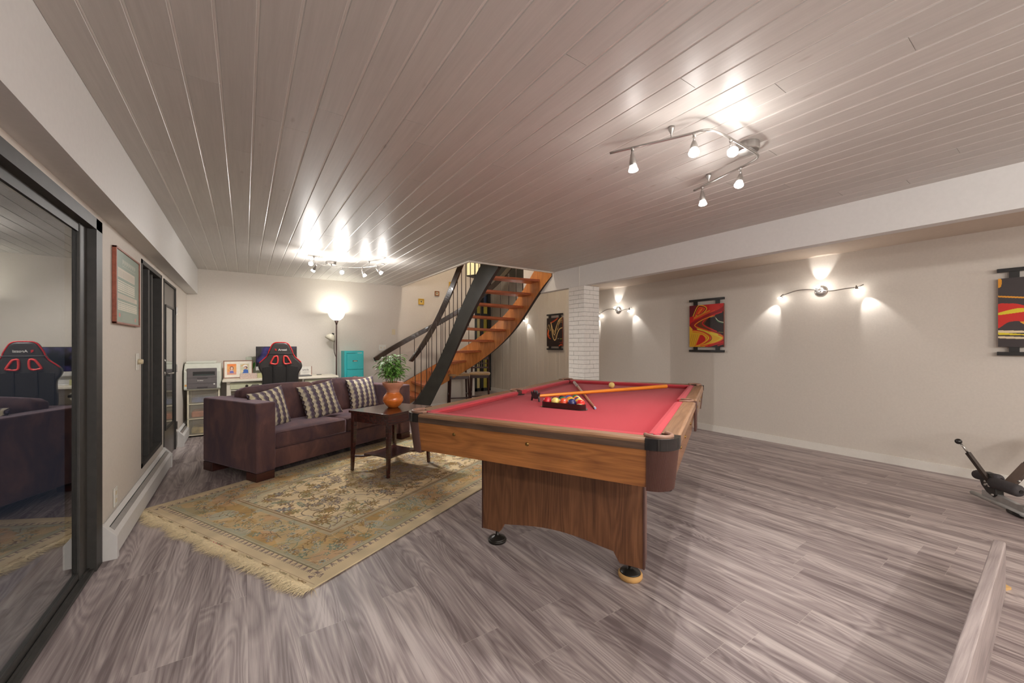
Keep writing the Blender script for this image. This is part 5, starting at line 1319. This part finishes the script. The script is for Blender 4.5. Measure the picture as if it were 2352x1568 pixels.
def paint_far():
    p = Paint(.47, .61, .0028, (44,32,30)); W, H = .47, .61
    def S(pts, wd, c, al=1.): p.stroke([(x*W, y*H) for x, y in spline(pts, 10)], wd, c, al)
    cr, tan, orr = (222,190,130), (190,150,90), (206,72,30)
    S([(.26,.83), (.50,.90), (.68,.97), (.74,1.02)], .030, (150,36,22)); S([(.28,.82), (.52,.885), (.70,.96)], .010, (226,120,60))
    for o_, c, w_ in ((0, cr, .016), (.07, tan, .007), (.12, cr, .008)):
        S([(.28+o_*.3,.84-o_*.6), (.36,.66-o_*.3), (.44,.46+o_), (.50,.40+o_), (.56,.46+o_), (.66-o_*.2,.72), (.78-o_*.1,.90-o_*.3), (1.0,1.0-o_)], w_, c)
    S([(.28,.83), (.33,.6), (.40,.34), (.50,.22), (.60,.26), (.70,.46), (.84,.60), (1.02,.64)], .020, cr)
    for o_ in (.05, .10, .16): S([(.66+o_*.4,.54+o_*.3), (.78,.72+o_*.6), (.90,.78+o_), (1.02,.76+o_)], .008, tan if o_ != .10 else cr)
    S([(.50,.30), (.56,.38), (.60,.34)], .010, (150,100,60)); S([(.04,.62), (.10,.76), (.16,.68), (.24,.54)], .008, tan); S([(.14,.78), (.20,.70), (.26,.56)], .010, cr)
    S([(.10,.58), (.06,.42), (.12,.33), (.24,.27)], .022, orr); S([(.14,.56), (.10,.44), (.16,.36)], .018, (236,120,50)); S([(.08,.64), (.12,.58)], .012, cr)
    S([(.70,.265), (.80,.27)], .006, (230,220,190)); S([(.86,.26), (1.0,.262)], .008, (190,200,70))
    S([(.80,.02), (.92,.06), (1.0,.04)], .022, orr); S([(.84,.14), (.96,.12), (1.0,.18)], .012, (150,36,22))
    return p
def paint_near():
    p = Paint(.47, .61, .0028, (62,54,54)); W, H = .47, .61
    def S(pts, wd, c, al=1.): p.stroke([(x*W, y*H) for x, y in spline(pts, 10)], wd, c, al)
    def F(pts, c): p.poly([(x*W, y*H) for x, y in spline(pts, 8, closed=True)], c)
    org, yel, crm, red = (222,150,36), (226,204,44), (226,206,168), (206,40,28)
    F([(.68,1.02), (1.02,1.02), (1.02,.75), (.90,.82), (.78,.92)], red)
    F([(.42,.93), (.58,.96), (.78,.93), (.86,.84), (.95,.62), (.80,.66), (.62,.70), (.50,.80)], org); F([(.47,.90), (.62,.93), (.76,.90), (.80,.84), (.62,.80), (.52,.80)], crm); F([(.55,.79), (.80,.84), (.95,.66), (.80,.67), (.64,.71)], yel)
    F([(.78,.88), (.84,.90), (.90,.80), (.84,.78)], (62,54,54))
    F([(-.02,.88), (.0,1.0), (.04,.98), (.03,.88)], org)
    S([(0,.74), (.30,.70), (.56,.66), (.78,.58), (.70,.51), (.40,.48)], .014, org); S([(.48,.37), (.75,.385), (1.0,.40)], .010, org)
    F([(-.02,.60), (.12,.63), (.26,.60), (.40,.50), (.52,.36), (.62,.22), (.72,.05), (.76,-.02), (.56,-.02), (.46,.10), (.36,.26), (.26,.36), (.12,.36), (-.02,.28)], red)
    F([(-.02,.49), (.14,.54), (.26,.555), (.34,.515), (.20,.49), (-.02,.465)], yel); F([(.24,.36), (.36,.34), (.46,.25), (.42,.21), (.34,.28)], (232,160,40)); F([(.50,.13), (.62,.15), (.64,.03), (.56,.0)], (232,150,36))
    F([(-.02,.24), (.20,.235), (.40,.22), (.24,.20), (-.02,.21)], crm); F([(-.02,.21), (.16,.195), (.40,.165), (.20,.17), (-.02,.18)], yel); F([(-.02,.155), (.24,.145), (.40,.125), (.26,.115), (-.02,.13)], crm)
    S([(.5,.28), (1.0,.22)], .008, org)
    return p
def painting(y0, y1, z0, z1, p, lab):
    """panel on the right wall; u runs from large y (left in view) to small y"""
    yc = (y0+y1)/2; t = thing('abstract_painting', lab, 'painting', (XR, yc, z0), 0, 'unframed swirl panels on the right wall')
    Wp, Hp = y1-y0, z1-z0; zb, ztp_ = .075, Hp-.085; X0 = -.045
    grid_mesh('panel_face', lambda U, V: (U*0+X0-.0006, (0.5-U)*Wp*.99, zb+V*(ztp_-zb)), p.nu, p.nv, p.a, m_print, t)
    obj('panel_edge', B(X0, X0+.022, -Wp*.495, Wp*.495, zb, ztp_), mat('panel_edge_red', rgb(120,60,40), .5), t)
    for z in (0, Hp-.032): obj('crossbar', B(X0-.004, X0+.022, -Wp*.5-.004, Wp*.5+.004, z, z+.032), m_black, t, bevel=.002)
    for y in (-Wp*.32, Wp*.32):
        for z in (.030, ztp_-.002): obj('spacer', B(X0+.002, X0+.020, y-.028, y+.028, z, z+.058), m_black, t)
    obj('wall_mount', box(B(X0+.02, -.001, -Wp*.35, -Wp*.30, .08, Hp-.1), X0+.02, -.001, Wp*.30, Wp*.35, .08, Hp-.1), m_black, t)
    return t
painting(2.812, 3.318, 1.120, 1.885, paint_red(), 'red, orange and yellow swirl panel right of the brick column')
painting(-.06, .437, 1.130, 1.885, paint_near(), 'dark grey panel with yellow and red bands at the right picture edge')
painting(6.13, 6.64, 1.120, 1.888, paint_far(), 'dark panel with cream v-shaped swirls left of the brick column')

# ------------------------------------------------------------------ poster on the left wall
def poster():
    W, H = .62, .47*.98; W, H = .635, .455; p = Paint(W, H, .0026, (126,144,128))
    # u from near edge to far edge
    for k in range(14):
        x = .16+k*.026; p.rect(x, x+.016, H-.075+.01*(k%2), H-.045, (176,180,164)); p.rect(x+.004, x+.018, H-.092, H-.082, (176,180,164))
    rows = [(H-.10-.0125*k) for k in range(9)]
    def gridblk(x0, x1, z1, nr, nc, rh):
        for i in range(nr):
            for j in range(nc):
                a = x0+(x1-x0)*j/nc; p.rect(a+.0022, a+(x1-x0)/nc-.0010, z1-(i+1)*rh+.0026, z1-i*rh-.0012, (216,210,192))
    p.rect(.045, .50, H-.17, H-.11, (206,196,178)); gridblk(.045, .50, H-.185, 6, 16, .0135)
    p.rect(.045, .57, H-.305, H-.272, (200,190,172)); gridblk(.045, .57, H-.318, 5, 18, .0125)
    for k in range(26): x = .05+k*.017; p.rect(x, x+.008, H-.165, H-.12, (176,168,152)); p.rect(x+.01, x+.018, H-.302, H-.276, (172,164,148))
    for k in range(7): p.rect(.16, .44, .012+.008*k, .015+.008*k, (150,162,146))
    p.ell(.09, .045, .022, .014, (206,106,98)); p.rect(.50, .545, .018, .045, (190,116,104))
    return W, H, p
Wp_, Hp_, po = poster()
ps = thing('framed_poster', 'green chart poster in a thin reddish wood frame on the left wall', 'poster', (XL, 3.69, 1.367))
m_psf = wood('poster_frame_wood', rgb(120,56,40), rgb(166,92,66), axis='y', rough=.4)
grid_mesh('print', lambda U, V: (U*0+.016, (U-.5)*Wp_, V*Hp_), po.nu, po.nv, po.a, vcol_mat('print', .35), ps)
bm = NB(); f_ = .012
for r in ((-Wp_/2-f_, Wp_/2+f_, -f_, 0), (-Wp_/2-f_, Wp_/2+f_, Hp_, Hp_+f_), (-Wp_/2-f_, -Wp_/2, -f_, Hp_+f_), (Wp_/2, Wp_/2+f_, -f_, Hp_+f_)): box(bm, 0.001, .022, r[0], r[1], r[2], r[3])
obj('frame', bm, m_psf, ps, bevel=.002)
obj('backing', B(.002, .015, -Wp_/2, Wp_/2, 0, Hp_), m_black, ps)

# ------------------------------------------------------------------ switches, outlet, thermostat
def plate(name, lab, cat, loc, wall, w_, h_, parts, m=None):
    t = thing(name, lab, cat, loc, {'L': PI/2, 'B': 0}[wall])
    obj('plate', B(-w_/2, w_/2, -.007, -.001, -h_/2, h_/2), m or m_plastic_w, t, bevel=.002)
    for nm, a in parts: obj(nm, B(*a), m_ivory, t, bevel=.001)
    return t
dm = plate('dimmer_switch', 'white dimmer switch with round ivory knob beside the narrow window', 'light switch', (XL, 4.035, 1.095), 'L', .078, .125, [])
obj('knob', lathe(NB(), [(.020, 0), (.019, .018), (.016, .028), (0, .029)], 24, c=(.005, -.007, 0), M=Matrix.Rotation(PI/2, 3, 'X')), m_ivory, dm, smooth=True)
plate('wall_outlet', 'white power outlet low on the left wall below the poster', 'outlet', (XL, 3.426, .273), 'L', .07, .115, [('socket', (-.012, .012, -.009, -.006, .012, .036)), ('socket', (-.012, .012, -.009, -.006, -.036, -.012))])
plate('light_switch', 'double white wall switch on the back wall above the plant', 'light switch', (2.045, YB, 1.175), 'B', .125, .105, [('toggle', (-.034, -.022, -.018, -.006, -.012, .016)), ('toggle', (.022, .034, -.014, -.006, -.016, .012))])
plate('thermostat', 'small ivory thermostat high on the back wall beside the stairs', 'thermostat', (2.245, YB, 1.46), 'B', .062, .10, [('slider', (-.012, .012, -.014, -.006, -.02, .02))], m_ivory)
st_ = plate('floor_socket_plate', 'small metal plate on the wall beyond the desk', 'plate', (-.54, YB, .42), 'B', .06, .09, [])
bpy.data.objects.remove(st_.children[0]); bpy.data.objects.remove(st_)

# ------------------------------------------------------------------ baseboard heaters
def heater(y0, y1, lab, name='baseboard_heater'):
    t = thing(name, lab, 'heater', (XL, (y0+y1)/2, 0)); h = (y1-y0)/2
    prof = [(.002, .022), (.060, .022), (.066, .03), (.066, .125), (.060, .132), (.012, .190), (.002, .192)]
    bm = NB(); back = [(.002, .022), (.008, .022), (.008, .192), (.002, .192)]
    prism(bm, [(x, z) for x, z in back], -h, h, axis='y')
    obj('back_plate', bm, m_white, t)
    prism_f = prism(NB(), [(.062, .022), (.068, .022), (.068, .128), (.050, .150), (.047, .146), (.062, .126)], -h+.02, h-.02, axis='y'); obj('front_cover', prism_f, m_white, t, bevel=.0015)
    obj('top_strip', prism(NB(), [(.006, .192), (.006, .186), (.026, .172), (.029, .177), (.010, .198)], -h+.02, h-.02, axis='y'), m_white, t)
    obj('damper', prism(NB(), [(.028, .166), (.030, .162), (.048, .146), (.050, .150)], -h+.02, h-.02, axis='y'), mat('damper_grey', rgb(150,146,142), .4, metal=.3), t)
    obj('fins', B(.012, .060, -h+.03, h-.03, .06, .115), mat('fin_metal', rgb(120,116,112), .5, metal=.5, var=.5, nscale=1, stretch=(1,160,1)), t)
    for s in (-1, 1):
        a, b_ = (-h, -h+.04) if s < 0 else (h-.04, h)
        obj('end_cap', prism(NB(), [(.0015, 0), (.072, 0), (.072, .130), (.014, .202), (.0015, .202)], a, b_, axis='y'), m_white, t, bevel=.002)
    return t
heater(3.118, 5.19, 'long white baseboard heater below the poster and narrow window')
heater(6.10, 7.12, 'short white baseboard heater beside the printer')

# ------------------------------------------------------------------ bar stools beyond the stairs
def stool():
    t = thing('bar_stool', 'x', 'stool', (0,0,0), 0, 'bar stools behind the staircase'); mw = mat('espresso_wood', rgb(62,34,30), .35, var=.15, nscale=8)
    soft('seat', (.40, .38, .05), (0, 0, .66), t, mat('tan_suede', rgb(176,142,100), .8, var=.08, sheen=.3), .012, cuts=8, bevel_r=.024)
    obj('seat_frame', B(-.18, .18, -.17, .17, .585, .64), mw, t, bevel=.003)
    for sx in (-1, 1):
        obj('leg', T([(sx*.185, -.175, 0), (sx*.165, -.155, .62)], [.015, .019], n=4), mw, t)
        obj('leg', T([(sx*.185, .185, 0), (sx*.165, .165, .62), (sx*.165, .20, 1.0)], [.015, .019, .014], n=4), mw, t)
    obj('footrest', box(box(B(-.17, .17, -.178, -.158, .22, .245), -.182, -.165, -.16, .17, .28, .30), .165, .182, -.16, .17, .28, .30), mw, t)
    bm = B(-.165, .165, .185, .205, .93, .985); box(bm, -.165, .165, .170, .190, .755, .785)
    for x in (-.09, -.03, .03, .09): box(bm, x-.008, x+.008, .172, .20, .785, .93)
    box(bm, -.15, .15, .180, .195, .845, .862); obj('back_lattice', bm, mw, t)
    return t
s1 = stool(); s1.location = (3.37, 6.75, 0); s1.rotation_euler = (0,0,-.35); s1['label'] = 'tan seated dark wood bar stool nearest the black stringer'
s2 = dup(s1, (3.83, 6.74, 0), -.55, 'tan seated dark wood bar stool farther right, by the dark door frame')

# ------------------------------------------------------------------ exercise machine, right edge
em = thing('exercise_machine', 'folded exercise bench with black foam rollers and grey steel foot at the right edge', 'exercise machine', (4.80, .42, 0))
O_ = Vector((4.80, .42, 0))
def L3(x, y, z): return tuple(Vector((x, y, z))-O_)
m_gst = mat('grey_steel', rgb(176,176,174), .4, metal=.2, var=.08); m_foam = mat('black_foam', rgb(62,58,60), .75, var=.1, nscale=80); m_dks = mat('dark_steel_tube', rgb(66,56,50), .4, metal=.3)

obj('foot_tube', T([L3(4.865,.520,.030), L3(4.47,.215,.030)], .016, n=14), m_gst, em, smooth=True)
obj('rubber_shoe', T([L3(4.60,.315,.019), L3(4.52,.252,.019)], .019, n=14), m_black, em, smooth=True)
dv = Vector((-.79, -.61, 0)); nv = Vector((.61, -.79, 0))
def slab(pts, th, m, name, **k):
    """flat steel plate through pts (3-D), thickened"""
    P = [Vector(p)-O_ for p in pts]; n = (P[1]-P[0]).cross(P[2]-P[0]).normalized()*th/2; bm = NB()
    a = [bm.verts.new(p+n) for p in P]; b_ = [bm.verts.new(p-n) for p in P]; c = len(P)
    bm.faces.new(a); bm.faces.new(b_[::-1])
    for i in range(c): bm.faces.new((a[i], a[(i+1)%c], b_[(i+1)%c], b_[i]))
    return obj(name, bm, m, em, **k)
q0 = Vector((4.80, .452, .0))
def on_line(t, z, off=0): p = q0+dv*t+nv*off; return (p.x, p.y, z)
slab([on_line(.0,.045), on_line(.0,.085), on_line(.10,.100), on_line(.30,.085), on_line(.40,.11), on_line(.43,.10), on_line(.34,.035), on_line(.06,.035)], .03, m_gst, 'foot_bracket', bevel=.003)
slab([on_line(-.02,.190), on_line(.02,.235), on_line(.08,.235), on_line(.135,.19), on_line(.145,.09), on_line(.12,.065), on_line(.06,.085), on_line(.01,.125)], .05, m_black, 'pivot_plate', bevel=.006)
obj('lever_arm', T([L3(4.727,.420,.175), L3(4.700,.525,.375)], .017, n=4), m_dks, em)
obj('lever_pin', T([L3(4.700,.522,.37), L3(4.688,.560,.44)], .007, n=10), m_chrome, em, smooth=True)
kb_ = NB(); bmesh.ops.create_uvsphere(kb_, u_segments=16, v_segments=10, radius=.022, matrix=Matrix.Translation(Vector((4.683,.572,.456))-O_)); obj('lever_knob', kb_, m_black_gl, em, smooth=True)
def roller(a, b_, r):
    a, b_ = Vector(a)-O_, Vector(b_)-O_; d = (b_-a); bm = NB()
    tube(bm, [a, a+d*.04, a+d*.10, a+d*.90, a+d*.96, b_], [r*.55, r*.85, r, r, r*.85, r*.55], n=22); o = obj('foam_roller', bm, m_foam, em, smooth=True)
    obj('roller_hub', T([b_-d*.03, b_+d*.02], r*.3, n=12), m_black_gl, o)
roller((4.845,.505,.185), (4.72,.36,.205), .036); roller((4.735,.41,.172), (4.598,.262,.168), .043)
obj('upright', T([L3(4.78,.345,.13), L3(4.90,.12,.56)], .032, n=4), m_dks, em)
obj('upright_sleeve', T([L3(4.79,.33,.16), L3(4.835,.245,.32)], .036, n=4), mat('sleeve_brown', rgb(96,80,70), .4, metal=.3), em)
for t in (.25, .6):
    p = Vector((4.79,.33,.16)).lerp(Vector((4.835,.245,.32)), t)-Vector((.02,.028,-.004)); obj('bolt', LA([(0, .008), (.008, .006), (.010, 0), (.010, -.01)], 12, c=tuple(p-O_), M=Matrix.Rotation(PI/2, 3, 'X')), m_chrome, em, smooth=True)
for (t, z) in ((.055,.165), (.075,.15), (.055,.14), (.09,.14), (.12,.085)):
    obj('bolt', LA([(0, .010), (.007, .008), (.009, 0), (.009, -.006)], 12, c=tuple(Vector(on_line(t, z, -.026))-O_), M=(-nv).to_track_quat('Z','Y').to_matrix()), m_chrome, em, smooth=True)
obj('rear_frame', T([L3(4.52,.25,.06), L3(4.56,-.10,.09), L3(4.60,-.65,.09)], .022, n=12), m_gst, em, smooth=True)
obj('rear_foot', T([L3(4.35,-.65,.03), L3(4.85,-.65,.03)], .022, n=12), m_gst, em, smooth=True)
obj('rear_post', T([L3(4.60,-.64,.03), L3(4.60,-.64,.10)], .02, n=12), m_gst, em, smooth=True)
obj('seat_pad', B(4.90-.15-O_.x, 4.90+.15-O_.x, -.25-O_.y, .10-O_.y, .56, .62), m_black, em, bevel=.02)

# ------------------------------------------------------------------ low wood-grain curb, lower right
m_curb = wood('curb_laminate', rgb(112,100,99), rgb(180,168,165), axis='x', rough=.45, rings=8, scale=1.0)
cb = NB(); prism(cb, [(.90,.178), (3.09,.222), (3.088,.262), (.90,.216)], 0, .252)
cb_o = obj('low_curb', cb, m_curb, bevel=.006, seg=3); tag(cb_o, 'low grey wood grain board standing on edge in the lower right corner', 'curb')
sh = tag(obj('wood_shim', prism(NB(), [(3.10,.235), (3.16,.21), (3.20,.25), (3.13,.275)], 0, .012), mat('raw_pine', rgb(206,168,110), .7)), 'small raw tan wood shim on the floor at the far end of the low curb', 'shim')
